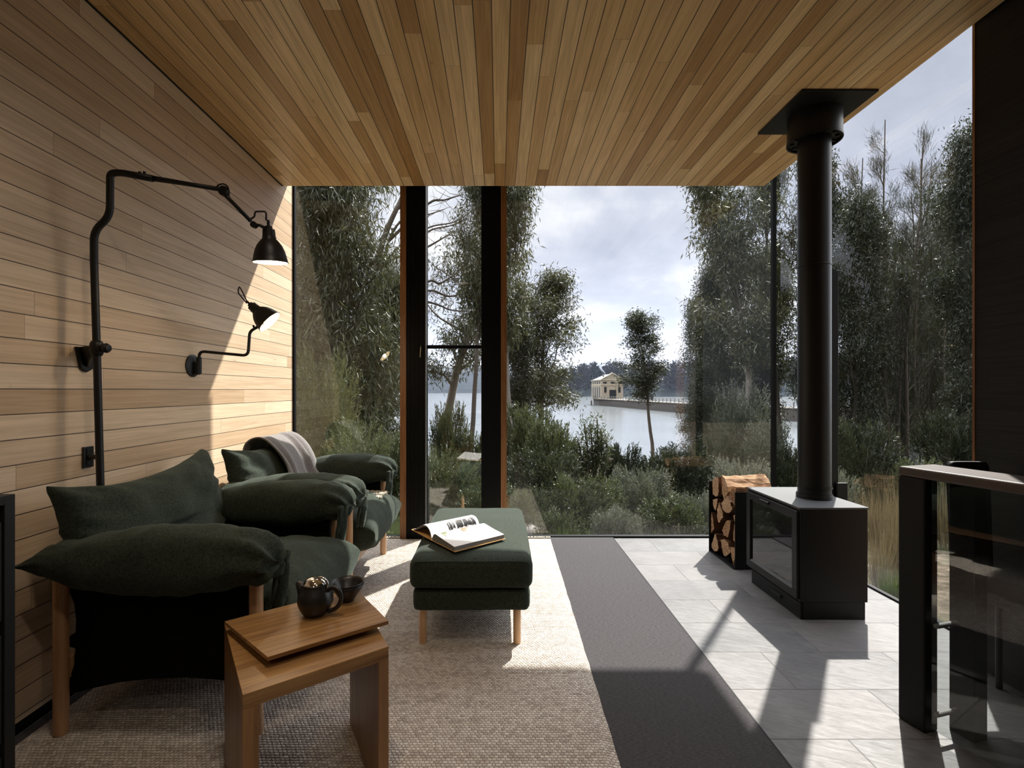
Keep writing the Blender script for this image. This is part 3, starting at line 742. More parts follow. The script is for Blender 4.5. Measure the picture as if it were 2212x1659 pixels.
rel(MB().tube([q1(487, 420, 2.11), q1(496, 431, 2.12), q1(542, 478, 2.155)], [.012, .0085, .0085], 14), L1).build('lower_arm', M['shade'], L1, smooth=True)
J2 = q1(549, 486, 2.16); rel(MB().lathe([(0, -.010), (.014, -.010), (.014, .010), (0, .010)], 20, Matrix.Translation(J2) @ Matrix.Rotation(math.pi/2, 4, 'X')), L1).build('swivel', M['shade'], L1, smooth='auto')
rel(MB().tube([J2, q1(562, 487, 2.165), q1(572, 492, 2.17)], .007, 10), L1).build('shade_bracket', M['shade'], L1, smooth=True)
rel(MB().tube(smoothpts([q1(541, 473, 2.155), q1(549, 468, 2.16), q1(552, 458, 2.16), q1(564, 457, 2.165), q1(574, 459, 2.17), q1(575, 476, 2.17)], 6), .0042, 8), L1).build('cable', M['shade'], L1, smooth=True)
rim = at(584.5, 567.5, 2.22)
lampshade(L1, Matrix.Translation(rim) @ Matrix.Rotation(math.radians(7), 4, 'X') @ Matrix.Diagonal((1, 1, 1.08, 1)))
# bracket
br = MB().prism([(2.065, 1.487), (2.175, 1.487), (2.150, 1.395), (2.118, 1.378), (2.088, 1.395)], lambda p: Vector((-1.816, p[0], p[1])), lambda p: Vector((-1.800, p[0], p[1])))
br.add([(-1.80, 2.075, 1.487), (-1.80, 2.16, 1.487), (-1.80, 2.125, 1.40), (-1.80, 2.11, 1.40), (-1.715, 2.035, 1.490), (-1.715, 2.06, 1.490), (-1.715, 2.055, 1.462), (-1.715, 2.04, 1.462)], [(0, 1, 5, 4), (1, 2, 6, 5), (2, 3, 7, 6), (3, 0, 4, 7), (4, 5, 6, 7), (0, 3, 2, 1)])
rel(br, L1).build('wall_bracket', M['shade'], L1, bevel=.004)
cl_ = MB().lathe([(.013, -.034), (.019, -.032), (.024, -.018), (.026, 0), (.024, .018), (.019, .030), (.013, .032)], 24, Matrix.Translation(q1(209, 752)))
rel(cl_, L1).build('clamp', M['shade'], L1, smooth=True)
rel(MB().lathe([(0, .022), (.008, .022), (.008, .030), (.019, .032), (.021, .042), (.015, .052), (0, .054)], 20, Matrix.Translation(q1(209, 752)) @ Matrix.Rotation(math.pi/2, 4, 'Y')), L1).build('clamp_knob', M['shade'], L1, smooth='auto')

L2 = empty('wall_lamp', (-1.80, 2.86, 1.445), 'small black swing-arm wall lamp tilted over the far armchair', 'wall lamp')
def q2(px, py, D=2.86): return at(px, py, D)
Rm = Matrix.Translation((-1.816, 2.865, 1.445)) @ Matrix.Rotation(math.pi/2, 4, 'Y') 
rel(MB().lathe([(0, 0), (.066, 0), (.066, .006), (.060, .011), (.030, .015), (0, .015)], 40, Rm), L2).build('wall_plate', M['cast'], L2, smooth='auto')
rel(MB().box(-1.803, -1.768, 2.848, 2.882, 1.392, 1.470), L2).build('mount_block', M['cast'], L2, bevel=.008)
rel(MB().tube([(-1.775, 2.865, 1.40), (-1.775, 2.865, 1.495)], .014, 16), L2).build('pivot', M['cast'], L2, smooth='auto')
pts = fillet([(-1.775, 2.865, 1.42), (-1.775, 2.865, 1.532), q2(536, 768.5, 2.87), q2(539.5, 716, 2.88), q2(556, 706.5, 2.88)], .035)
rel(MB().tube(pts, .0085, 14), L2).build('swing_arm', M['shade'], L2, smooth=True)
rel(MB().tube([q2(550, 710, 2.87), q2(547, 703, 2.87)], .006, 10), L2).build('thumb_screw', M['shade'], L2, smooth='auto')
ax = Vector((-.70, -.13, .665)).normalized()   # from the rim towards the neck
rc_ = q2(583, 695.5, 2.84)
S2 = Matrix.Translation(rc_) @ ax.to_track_quat('Z', 'Y').to_matrix().to_4x4()
lampshade(L2, S2)
rel(MB().tube([q2(556, 706.5, 2.88), S2 @ Vector((.0, .0, .02))+Vector((-.045, .05, -.03)), S2 @ Vector((0, 0, .1))+Vector((-.01, .035, -.015))], .006, 10), L2).build('shade_bracket', M['shade'], L2, smooth=True)
top_ = S2 @ Vector((0, 0, .172))
lp2 = smoothpts([top_, top_+Vector((-.030, .01, .055)), q2(517, 620, 2.86), q2(515, 632, 2.86), q2(524, 644, 2.86), q2(533, 655, 2.86)], 6)
rel(MB().tube(lp2, .0038, 8), L2).build('cable_loop', M['shade'], L2, smooth=True)
# outlet
so = empty('power_outlet', (-1.81, 2.13, 1.005), 'black power outlet on the oak wall behind the near armchair', 'power outlet')
rel(MB().box(-1.816, -1.804, 2.105, 2.155, .960, 1.052), so).build('plate', M['plastic'], so, bevel=.002)
for zc in (1.028, .984): rel(MB().box(-1.8045, -1.800, 2.115, 2.145, zc-.014, zc+.014), so).build('socket_face', M['plastic'], so, bevel=.001)
pl = L1
rel(MB().lathe([(0, 0), (.013, 0), (.013, .018), (.007, .032), (0, .034)], 16, Matrix.Translation((-1.803, 2.13, 1.006)) @ Matrix.Rotation(math.pi/2, 4, 'Y')), pl).build('mains_plug', M['plastic'], pl, smooth='auto')
rel(MB().tube(smoothpts([(-1.772, 2.13, 1.006), (-1.745, 2.118, .99), (-1.735, 2.105, .95), (-1.74, 2.10, .86), (-1.745, 2.10, .6), (-1.75, 2.10, .2)], 6), .0045, 8), pl).build('mains_cable', M['plastic'], pl, smooth=True)

# ------------------------------------------------------------------ black cabinet, left edge
cb = empty('drawer_cabinet', (-1.60, .9, .008), 'black drawer cabinet at the left edge of the room', 'cabinet')
XF = -1.400
mb = MB().box(-1.80, XF, 1.37, 1.400, .008, 1.0).box(-1.80, XF, .20, .23, .008, 1.0).box(-1.80, XF, .23, 1.37, .975, 1.0).box(-1.80, -1.78, .23, 1.37, .008, .975).box(-1.80, XF-.01, .23, 1.37, .008, .03)
rel(mb, cb).build('carcass', M['cast'], cb, bevel=.001)
for z0, z1 in ((.647, .927), (.302, .607), (.04, .262)):
    rel(MB().box(-1.78, XF-.004, .235, 1.366, z0, z1), cb).build('drawer', M['cast'], cb, bevel=.0015)

# ------------------------------------------------------------------ wood stove
st = empty('wood_stove', (1.90, 3.0, 0), 'black steel wood heater with a wide glass door on the slate tiles', 'stove')
rel(MB().box(1.724, 2.076, 2.736, 3.278, 0, .098), st).build('plinth', M['black'], st, bevel=.002)
rel(MB().box(1.735, 2.09, 2.735, 3.31, .098, .625), st).build('body', M['black'], st, bevel=.003)
rel(MB().box(1.700, 2.095, 2.732, 3.313, .625, .637), st).build('top_plate', M['stove_top'], st, bevel=.002)
rel(MB().box(1.708, 1.735, 2.735, 3.31, .098, .625).box(1.712, 1.724, 2.74, 3.27, .0, .092), st).build('front_trim', M['black'], st, bevel=.002)
dr = MB(); xo = 1.700
def fr4(mb, x0, x1, y0, y1, z0, z1, t):
    mb.box(x0, x1, y0, y1, z0, z0+t); mb.box(x0, x1, y0, y1, z1-t, z1); mb.box(x0, x1, y0, y0+t, z0+t, z1-t); mb.box(x0, x1, y1-t, y1, z0+t, z1-t); return mb
door = rel(fr4(MB(), 1.692, 1.708, 2.745, 3.30, .112, .612, .045), st).build('door', M['cast'], st, bevel=.002)
rel(MB().add([(1.692, 2.79, .157), (1.692, 3.255, .157), (1.706, 3.245, .175), (1.706, 2.80, .175)], [(0, 1, 2, 3)]), st).build('lower_bevel', M['stove_top'], door)
rel(MB().box(1.703, 1.7075, 2.788, 3.257, .155, .570), st).build('glass', M['fireglass'], door)
rel(MB().box(1.680, 1.694, 3.02, 3.12, .585, .600), st).build('air_control', M['black'], door, bevel=.002)
rel(MB().box(1.700, 1.713, 2.92, 3.02, .045, .060), st).build('ash_lever', M['cast'], st, bevel=.002)
fl = empty('flue', (1.953, 2.990, .637), 'tall black stove flue pipe rising from the heater to the ceiling', 'flue pipe')
Fm = Matrix.Translation((1.953, 2.990, 0))
rel(MB().lathe([(.0895, .66), (.0895, 2.06), (.0925, 2.062), (.0925, 2.068), (.0895, 2.07), (.0895, 3.0)], 64, Fm), fl).build('pipe', M['black'], fl, smooth='auto')
rel(MB().lathe([(.0895, .665), (.096, .665), (.098, .655), (.098, .637), (.094, .637)], 64, Fm), fl).build('base_collar', M['black'], fl, smooth='auto')
rel(MB().lathe([(.092, .712), (.0945, .714), (.0945, .700), (.092, .698)], 64, Fm), fl).build('seam_ring', M['black'], fl, smooth='auto')
cc_ = rel(MB().lathe([(.090, 2.850), (.142, 2.850), (.142, 2.836), (.150, 2.834), (.150, 2.850), (.147, 2.852), (.147, 3.0)], 64, Fm), fl).build('ceiling_collar', M['black'], fl, smooth='auto')
for k in range(12):
    a = 2*math.pi*k/12; rel(MB().box(-.012, .012, -.006, .006, -.006, .004, Fm @ Matrix.Translation((.118*math.cos(a), .118*math.sin(a), 2.846)) @ Matrix.Rotation(a, 4, 'Z')), fl).build('vent_tab', M['cast'], cc_)
rel(MB().box(1.722, 2.158, 2.742, 3.212, 2.998, 3.010), fl).build('ceiling_plate', M['black'], fl, bevel=.001)
hs = empty('flue_upright', (2.21, 3.22, 0), 'narrow dark steel upright standing behind the stove flue', 'heat shield')  # narrow dark upright behind the flue, with a lower black block
mb = MB().prism([(2.185, 2.12), (2.25, 2.09), (2.25, 0), (2.185, 0)], lambda p: Vector((p[0], 3.20, p[1])), lambda p: Vector((p[0], 3.24, p[1])))
rel(mb, hs).build('panel', M['black'], hs, bevel=.002)
rel(MB().box(2.225, 2.30, 3.18, 3.20, .0, .69), hs).build('foot_bracket', M['black'], hs, bevel=.006)

# ------------------------------------------------------------------ log holder and firewood
lb = empty('log_holder', (1.92, 3.70, 0), 'open black steel log holder beside the stove', 'log holder')
rel(MB().box(1.712, 2.08, 3.498, 3.503, 0, .560).box(1.700, 2.08, 3.902, 3.908, 0, .570).box(1.702, 2.08, 3.503, 3.902, 0, .006).box(2.075, 2.08, 3.503, 3.902, .006, .56), lb).build('box', M['black'], lb)
LOGS = [
 ([(238, 250), (265, 195), (325, 180), (330, 300), (322, 470), (285, 478), (242, 450)], 'top left'),
 ([(345, 150), (390, 205), (432, 330), (445, 400), (382, 512), (345, 420)], 'top'),
 ([(465, 420), (500, 355), (560, 340), (592, 352), (592, 682), (545, 610), (490, 520)], 'c'),
 ([(360, 560), (455, 435), (500, 540), (532, 640), (500, 690), (440, 695), (385, 640)], 'd'),
 ([(215, 490), (305, 484), (302, 560), (275, 668), (240, 600)], 'e'),
 ([(318, 620), (345, 530), (400, 690), (405, 760), (335, 842), (315, 740)], 'f'),
 ([(185, 800), (238, 655), (268, 770), (282, 905), (190, 955), (176, 930)], 'g'),
 ([(358, 930), (400, 820), (440, 780), (484, 790), (470, 930), (445, 1040), (375, 1000)], 'h'),
 ([(500, 940), (515, 828), (560, 900), (582, 1000), (575, 1110), (540, 1132), (500, 1060)], 'i'),
 ([(512, 715), (592, 708), (592, 962), (550, 860)], 'j'),
 ([(222, 1110), (295, 952), (325, 1080), (340, 1180), (320, 1232), (280, 1225), (235, 1170)], 'k'),
 ([(345, 1050), (395, 1040), (450, 1080), (495, 1240), (425, 1298), (390, 1290), (370, 1200)], 'l'),
 ([(480, 1150), (540, 1160), (592, 1180), (575, 1330), (545, 1430), (520, 1330), (505, 1230)], 'm')]
LAB = ['at the top far corner of the stack', 'lying highest on the stack, with a broad splintered top face', 'rounded, at the top near corner against the holder side', 'teardrop-shaped, just under the top near log', 'small wedge on the far side, under the top far log', 'tall thin wedge in the middle of the stack', 'sticking out past the far side of the holder at mid height', 'upright block in the middle, below the thin wedge', 'slim rounded log low on the near side', 'split triangle on the near side at mid height', 'rounded drop shape at the bottom far corner', 'broad block in the middle of the bottom row', 'ragged wedge at the bottom near corner']
random.seed(11)
for (poly, _), lbt in zip(LOGS, LAB):
    X0 = 1.722+random.uniform(-.012, .012); P3 = []
    for zx, zy in poly:
        px, py = 1500+zx/6.382, 1000+zy/6.382; Yy = 1.716*F/(px-CX); P3.append((min(3.896, max(3.506, Yy)) if 1 else 0, max(.009, EYE-(py-CY)*Yy/F)))
    n_ = len(P3); PP = []
    for i in range(n_):
        a, b_ = P3[i], P3[(i+1) % n_]
        for k in range(4): t = k/4; PP.append((a[0]+(b_[0]-a[0])*t, a[1]+(b_[1]-a[1])*t))
    mb = MB(); N = 14; n_ = len(PP); cyy = sum(p[0] for p in PP)/n_; czz = sum(p[1] for p in PP)/n_; sd_ = random.random()*50
    for k in range(N+1):
        x_ = X0+.335*k/N
        for i, (a, b_) in enumerate(PP):
            j = .007*noise.noise((x_*4+sd_, i*.7, sd_))+.004*noise.noise((x_*30, i*2.1, sd_))
            s_ = .91+j/.05*.9-.02*k/N
            mb.v.append((x_+.004*noise.noise((a*40, b_*40, k)), cyy+(a-cyy)*s_, max(.008, czz+(b_-czz)*s_)))
    for k in range(N):
        for i in range(n_): a, c = k*n_+i, k*n_+(i+1) % n_; mb.f.append((a, c, c+n_, a+n_))
    mb.f.append(tuple(range(n_-1, -1, -1))); mb.f.append(tuple(N*n_+i for i in range(n_)))
    o = mb.build('firewood_log', [M['log'], M['logbark_shade']])
    if _ not in ('top', 'c'):
        for p_ in o.data.polygons:
            if len(p_.vertices) == 4: p_.material_index = 1
    tag(o, 'split firewood log '+lbt, 'log', 'firewood in the log holder')

# ------------------------------------------------------------------ balustrade at the right
bl = empty('balustrade', (1.66, 1.75, 0), 'dark timber-capped glass balustrade at the right edge', 'balustrade')
dv = Vector((.262, -.965, 0)); nv_ = Vector((.965, .262, 0)); O = Vector((1.585, 1.918, 0))
BM = basis(O, nv_, dv, (0, 0, 1))
rel(MB().box(0, .19, 0, 1.5, .962, 1.0, BM), bl).build('capping', wood('dark_capping', (.060, .038, .028), (.028, .018, .013), 1, .4), bl, bevel=.008, seg=3)
rel(MB().box(0, .07, 0, .095, .0, .962, BM), bl).build('end_post', M['blackm'], bl, bevel=.006)
rel(MB().box(.010, .016, .112, 1.5, .03, .962, BM), bl).build('glass_panel', M['glass_rail'], bl)
rel(MB().box(.12, .19, .10, .18, .0, .962, BM), bl).build('inner_post', M['blackm'], bl, bevel=.003)
for z_ in (.42, .09): rel(MB().tube([BM @ Vector((.012, .125, z_)), BM @ Vector((.13, .125, z_))], .009, 12), bl).build('glass_fixing', M['steel_grey'], bl, smooth='auto')
# a dark chair behind the balustrade, only its back top shows
dc = empty('dining_chair', (2.09, 2.12, 0), 'black chair with a curved back top showing above the dark capping', 'chair')
mb = MB(); 
for i in range(13):
    t = i/12; a = -1.0+2.0*t; x_ = 2.065+.105*math.sin(a)*1.0; y_ = 2.10+.03*math.cos(a)
    for z_, o_ in ((.50, 0), (.75, .01), (.955, .02), (.985, .02)): mb.v.append((x_, y_+o_, z_-(.02 if i in (0, 12) and z_ > .9 else 0)))
for i in range(12):
    for k in range(3): a = i*4+k; mb.f.append((a, a+1, a+5, a+4))
o = rel(mb, dc).build('backrest', M['black'], dc, smooth=True); sm = o.modifiers.new('s', 'SOLIDIFY'); sm.thickness = .025
rel(MB().box(1.99, 2.20, 1.80, 2.12, .43, .48), dc).build('seat', M['black'], dc, bevel=.015)
for x_, y_ in ((2.005, 1.82), (2.185, 1.82), (2.005, 2.11), (2.185, 2.11)): rel(MB().tube([(x_, y_, 0.0), (x_, y_, .44)], .012, 12), dc).build('leg', M['black'], dc, smooth='auto')

# ================================================================== outdoors
WZ = -4.7
def gz(x, y):
    return -.42-.125*max(0, y-4.5)-.03*max(0, x-8)-.03*max(0, -x-8)+.10*noise.noise((x*.35, y*.35, 0))+.04*noise.noise((x*1.7, y*1.7, 2))
mb = MB(); xs = np.concatenate([np.linspace(-60, -14, 16), np.linspace(-13, 30, 110), np.linspace(31, 90, 24)]); ys = np.concatenate([np.linspace(-20, 2, 14), np.linspace(2.4, 24, 90), np.linspace(24.6, 60, 40)])
for y_ in ys:
    for x_ in xs: mb.v.append((x_, y_, gz(x_, y_)))
for j in range(len(ys)-1):
    for i in range(len(xs)-1): a = j*len(xs)+i; mb.f.append((a, a+1, a+len(xs)+1, a+len(xs)))
structure(mb.build('ground', M['ground'], smooth=True))
structure(MB().add([(-4000, 20, WZ), (4000, 20, WZ), (4000, 4000, WZ), (-4000, 4000, WZ)], [(0, 1, 2, 3)]).build('lake', M['water']))

rng = np.random.default_rng(7)
def mesh_np(name, V, Fq, m):
    me = bpy.data.meshes.new(name); nq = len(Fq)
    me.vertices.add(len(V)); me.vertices.foreach_set('co', V.astype(np.float32).ravel())
    me.loops.add(nq*4); me.loops.foreach_set('vertex_index', Fq.astype(np.int32).ravel())
    me.polygons.add(nq); me.polygons.foreach_set('loop_start', np.arange(nq, dtype=np.int32)*4)
    me.update(calc_edges=True); me.materials.append(m); return me
def unit(v): return v/np.maximum(1e-9, np.linalg.norm(v, axis=1))[:, None]
def leaves(name, C, Dv, L, W, m):
    """one slender four-cornered leaf per row: C base, Dv direction"""
    n_ = len(C); Dv = unit(Dv); S = unit(np.cross(Dv, rng.normal(size=(n_, 3))))
    L = np.broadcast_to(L, (n_,))[:, None]; W = np.broadcast_to(W, (n_,))[:, None]
    N_ = np.cross(Dv, S)
    mid = C+Dv*L*.42+N_*L*.05
    V = np.stack([C, mid+S*W*.5, C+Dv*L, mid-S*W*.5], 1).reshape(-1, 3)
    return mesh_np(name, V, np.arange(n_*4).reshape(-1, 4), m)
class Skel:
    def __init__(s): s.mb = MB(); s.tips = []
    def branch(s, p, d, L, r, n=6, wander=.18, up=.05, sides=5):
        pts = [Vector(p)]; d = Vector(d).normalized()
        for i in range(n):
            d = (d+Vector(rng.normal(size=3))*wander+Vector((0, 0, up))).normalized(); pts.append(pts[-1]+d*L/n)
        s.mb.tube(pts, [r*(1-.8*i/n) for i in range(n+1)], sides, cap=False); return pts
def cluster(pts, per, spread, droop, up=0):
    pts = np.array(pts); k = len(pts); C = np.repeat(pts, per, 0)+rng.normal(size=(k*per, 3))*spread
    D_ = rng.normal(size=(k*per, 3))*.75; D_[:, 2] += up-droop
    return C, D_
PROTO = {}
def reg(key, sk, leafme, barkm, h, w_, names=('trunk', 'foliage')):
    me = None
    if sk is not None:
        o = sk.mb.build(names[0], barkm, smooth=True); me = o.data; bpy.data.objects.remove(o)
    PROTO[key] = (me, leafme, h, w_, names)
def gum(key, h, r0, start, spread, nb, per, droop, leafL, leafW, m, bark, cl_sp=.17, lean=0.0, vary=1.0):
    sk = Skel(); tr = sk.branch((0, 0, 0), (lean, 0, 1), h, r0, 14, .07, .10, 8); cps = []
    for b in range(nb):
        f = start+(.98-start)*(b+.5)/nb; i = min(13, int(f*14)); t = f*14-i; p = tr[i].lerp(tr[min(14, i+1)], t)
        a = b*2.4+rng.normal()*.4; fl_ = (f-start)/(1-start)
        Lb = spread*math.sin(math.pi*(.14+.80*fl_))**.7*(.62+.5*rng.random()*vary); el = .5+.9*fl_+rng.normal()*.15
        bp_ = sk.branch(p, (math.cos(a)*math.cos(el), math.sin(a)*math.cos(el), math.sin(el)), Lb, r0*.34*(1-.6*fl_), 7, .16, .06)
        for c in range(5):
            q = bp_[2+c]; a2 = rng.random()*6.28; sb = sk.branch(q, (math.cos(a2), math.sin(a2), .5), Lb*(.28+.2*rng.random()), r0*.09, 4, .25, .05, 4)
            cps += [sb[2], sb[3], sb[4], sb[4]+(sb[4]-sb[3])*.6]
        cps += [bp_[-1], bp_[-2]]
    C, D_ = cluster(cps, per, cl_sp, droop); D_[:, 2] -= 0
    me = leaves(key+'_leaves', C, D_, leafL*(.6+.8*rng.random(len(C))), leafW*(.7+.6*rng.random(len(C))), m)
    reg(key, sk, me, bark, h*1.03, spread*2)
gum('gum_a', 8, .11, .34, 1.7, 22, 36, .9, 0.168, 0.0305, M['euc'], M['bark_pale'], .16)
gum('gum_b', 8, .10, .42, 1.5, 17, 38, .8, 0.157, 0.029, M['euc'], M['bark'], .15, .1)
gum('gum_dense', 7, .16, .10, 1.9, 40, 50, 1.1, 0.168, 0.023, M['euc'], M['bark'], .21, .05)
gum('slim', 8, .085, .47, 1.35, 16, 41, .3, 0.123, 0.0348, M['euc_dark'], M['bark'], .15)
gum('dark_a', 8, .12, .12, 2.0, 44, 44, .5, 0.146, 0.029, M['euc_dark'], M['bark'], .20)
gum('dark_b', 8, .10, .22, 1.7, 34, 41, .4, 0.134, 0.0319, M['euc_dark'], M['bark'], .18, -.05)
gum('high_sparse', 9, .15, .30, 2.2, 20, 32, .9, 0.168, 0.029, M['euc'], M['bark_pale'], .17, .12)
def sheoak(key, h, stems, m):
    sk = Skel(); cps = []; dirs = []
    for s_ in range(stems):
        a = rng.random()*6.28; rr = .5*rng.random(); tr = sk.branch((rr*math.cos(a), rr*math.sin(a), 0), (.12*math.cos(a), .12*math.sin(a), 1), h*(.75+.3*rng.random()), .06, 12, .06, .08, 6)
        for b in range(20):
            f = .15+.85*b/20; i = min(11, int(f*12)); p = tr[i]; a2 = rng.random()*6.28
            bp_ = sk.branch(p, (math.cos(a2), math.sin(a2), 1.0), h*.14*(1.15-f*.75), .014, 5, .12, .16, 4)
            for q in bp_[2:]: cps.append(q); dirs.append((bp_[-1]-bp_[0]).normalized())
            cps.append(bp_[-1]); dirs.append(Vector((0, 0, 1)))
    per = 46; pts = np.repeat(np.array(cps), per, 0)+rng.normal(size=(len(cps)*per, 3))*.09; D_ = np.repeat(np.array(dirs), per, 0)+rng.normal(size=(len(cps)*per, 3))*.38
    me = leaves(key+'_needles', pts, D_, .14+.16*rng.random(len(pts)), .0085, m); reg(key, sk, me, M['bark'], h*1.02, 2.6)
sheoak('sheoak_a', 8, 5, M['sheoak']); sheoak('sheoak_b', 8, 4, M['sheoak'])
def bush(key, h, r, shoots, lv, L, W, m, upd=.8, star=False, bark=None):
    sk = Skel(); C = []; D_ = []
    for s_ in range(12):
        a = rng.random()*6.28; e_ = .7+.7*rng.random(); sk.branch((0, 0, 0), (math.cos(a)*math.cos(e_), math.sin(a)*math.cos(e_), math.sin(e_)), h*.8, .02, 5, .15, .05, 5)
    a = rng.random(shoots)*6.283; ce = rng.random(shoots)**.75; rad = (.55+.45*rng.random(shoots)**.5)
    rr = np.sqrt(1-ce**2*.96); lump = .82+.3*np.sin(a*3+rng.random()*6)*np.sin(ce*5+1)
    P = np.stack([np.cos(a)*rr*rad*r*lump, np.sin(a)*rr*rad*r*lump, h*(.06+.86*ce*rad)*lump], 1)
    D0 = unit(np.stack([np.cos(a)*rr, np.sin(a)*rr, ce*.5+upd], 1)+rng.normal(size=(shoots, 3))*.25)
    sl = h*.16
    for k in range(lv):
        t = (k+rng.random(shoots))/lv; Ck = P+D0*(t*sl)[:, None]
        Dk = D0*(1.2 if not star else .9)+unit(rng.normal(size=(shoots, 3)))*(.9 if not star else .8)
        C.append(Ck); D_.append(Dk)
    C = np.concatenate(C); D_ = np.concatenate(D_)
    me = leaves(key+'_leaves', C, D_, L*(.6+.7*rng.random(len(C))), W*(.7+.5*rng.random(len(C))), m); reg(key, sk, me, bark or M['bark'], h, r*2)
bush('bush_a', 1.5, .85, 1500, 17, .062, .020, M['bush']); bush('bush_b', 1.8, .8, 1400, 17, .075, .024, M['bush'], 1.2)
bush('bush_grey', 1.2, .8, 1700, 17, .044, .015, M['bushgrey'], .8); bush('grey_tall', 2.4, .8, 1600, 17, .07, .022, M['bushgrey'], 1.4)
bush('pine', 3.0, 1.0, 950, 34, .10, .010, M['pine'], .9, True); bush('dark_bush', 1.6, .9, 1400, 17, .075, .024, M['euc_dark'], .9)
def tuft(key, h, r, n_, W, m):
    a = rng.random(n_)*6.283; C = np.stack([np.cos(a)*r*.35*rng.random(n_), np.sin(a)*r*.35*rng.random(n_), np.zeros(n_)], 1)
    D_ = np.stack([np.cos(a)*r*rng.random(n_)*1.3, np.sin(a)*r*rng.random(n_)*1.3, h*np.ones(n_)], 1)
    me = leaves(key+'_blades', C, D_, h*(.5+.6*rng.random(n_)), W, m); reg(key, None, me, None, h, r*2, (None, 'blades'))
tuft('tuft_dry', .9, .55, 420, .007, M['dry']); tuft('tuft_green', .35, .35, 700, .008, M['grassg']); tuft('tuft_twig', .7, .6, 260, .006, M['bark_pale'])

SEEN = {}
def plant(key, px, D, top_py, wpx, name, label, cat, group, rz=None, X=None):
    tme, lme, h, w_, nm = PROTO[key]
    x_ = (px-CX)*D/F if X is None else X; g = gz(x_, D)-.03; ht = EYE-(top_py-CY)*D/F-g
    e_ = empty(name, (x_, D, g), label, cat, rz if rz is not None else rng.random()*6.28, group)
    sw = wpx*D/F/w_; sz = ht/h
    e_.scale = (sw, sw, sz)
    for me, part in ((tme, nm[0]), (lme, nm[1])):
        if me is not None: o = bpy.data.objects.new(part, me); COL.objects.link(o); o.parent = e_
    return e_
GT, GB, GS, GG = 'gum trees outside the glass', 'bushes below the windows', 'sheoaks outside the right glass', 'grass tufts by the glass'
T = lambda *a: plant(*a)
# left pane
T('gum_dense', 700, 8.0, 260, 360, 'gum_tree', 'dense drooping gum tree filling the left window pane', 'tree', GT)
T('gum_dense', 790, 10.5, 590, 230, 'gum_tree', 'shorter rounded gum tree just left of the first black window fin', 'tree', GT)
T('gum_dense', 650, 10.0, 300, 300, 'gum_tree', 'gum tree against the oak wall edge, behind the dense drooping one', 'tree', GT)
T('gum_a', 600, 14, 200, 300, 'gum_tree', 'far left gum tree mostly hidden behind the dense drooping one', 'tree', GT)
T('dark_b', 830, 15, 640, 200, 'gum_tree', 'low dark tree behind the rounded gum at the left fin', 'tree', GT)
T('pine', 700, 6.6, 735, 170, 'needle_shrub', 'yellow-green needle shrub at the bottom left of the left pane', 'shrub', GB)
T('pine', 655, 7.6, 655, 170, 'needle_shrub', 'taller yellow-green needle shrub against the oak wall edge', 'shrub', GB)
T('pine', 770, 6.1, 890, 150, 'needle_shrub', 'low yellow-green needle shrub above the far armchair arm', 'shrub', GB)
T('bush_b', 850, 6.4, 930, 130, 'bush', 'green bush behind the far armchair arm, at the foot of the left fin', 'bush', GB)
T('bush_a', 800, 5.4, 1075, 150, 'bush', 'low pale bush at the foot of the left pane beside the armchair leg', 'bush', GB)
# middle pane
T('gum_b', 1003, 11, 235, 190, 'gum_tree', 'slender gum tree with a bare trunk in the narrow middle pane', 'tree', GT, .6)
T('high_sparse', 950, 16, 330, 330, 'gum_tree', 'sparse branching gum behind the slender one in the middle pane', 'tree', GT)
T('bush_b', 968, 9.0, 868, 100, 'bush', 'bright green bush beside the trunk in the middle pane', 'bush', GB)
T('pine', 945, 8.0, 955, 110, 'needle_shrub', 'needle shrub low in the middle pane at left', 'shrub', GB)
T('bush_b', 1040, 9.0, 930, 110, 'bush', 'green bush at the right of the trunk in the middle pane', 'bush', GB)
T('bush_a', 980, 6.4, 985, 190, 'bush', 'brownish heath bush filling the bottom of the middle pane', 'bush', GB)
T('bush_a', 1050, 5.7, 1050, 150, 'bush', 'heath bush low behind the right black fin', 'bush', GB)
T('dark_bush', 930, 5.6, 1075, 110, 'bush', 'small dark bush behind the book at the foot of the middle pane', 'bush', GB)
# main pane, left side
T('gum_a', 1105, 12, 180, 210, 'gum_tree', 'tall gum tree whose crown shows just right of the second fin, near the ceiling', 'tree', GT)
T('gum_a', 1155, 14, 575, 250, 'gum_tree', 'broad rounded gum tree right of the second fin, left of the open water', 'tree', GT)
T('dark_b', 1115, 13, 690, 130, 'gum_tree', 'darker tree tucked between the second fin and the rounded gum', 'tree', GT)
T('bush_b', 1140, 9.5, 868, 150, 'bush', 'tall green bush right of the second fin', 'bush', GB)
T('bush_b', 1195, 8.6, 905, 130, 'bush', 'dark green bush at the left shore, topmost of the heath', 'bush', GB)
T('bush_b', 1250, 8.2, 950, 120, 'bush', 'green bush sloping down to the water left of the seed-head shrub', 'bush', GB)
T('dark_bush', 1180, 7.0, 965, 190, 'bush', 'wide dark bush behind the right end of the ottoman', 'bush', GB)
T('bush_a', 1130, 5.9, 1045, 140, 'bush', 'pale heath bush just right of the second fin foot', 'bush', GB)
T('bush_a', 1240, 6.2, 1020, 170, 'bush', 'low mixed heath bush in the middle of the large pane', 'bush', GB)
T('bush_grey', 1385, 7.0, 1003, 160, 'bush', 'round grey-green bush below the thin dark tree', 'bush', GB)
T('bush_a', 1300, 6.6, 1030, 130, 'bush', 'small olive bush left of the round grey-green bush', 'bush', GB)
T('dark_bush', 1340, 9.5, 955, 110, 'bush', 'dark bush at the waterline left of the thin dark tree', 'bush', GB)
T('dark_bush', 1390, 10.5, 985, 150, 'bush', 'dark bush at the foot of the thin dark tree', 'bush', GB)
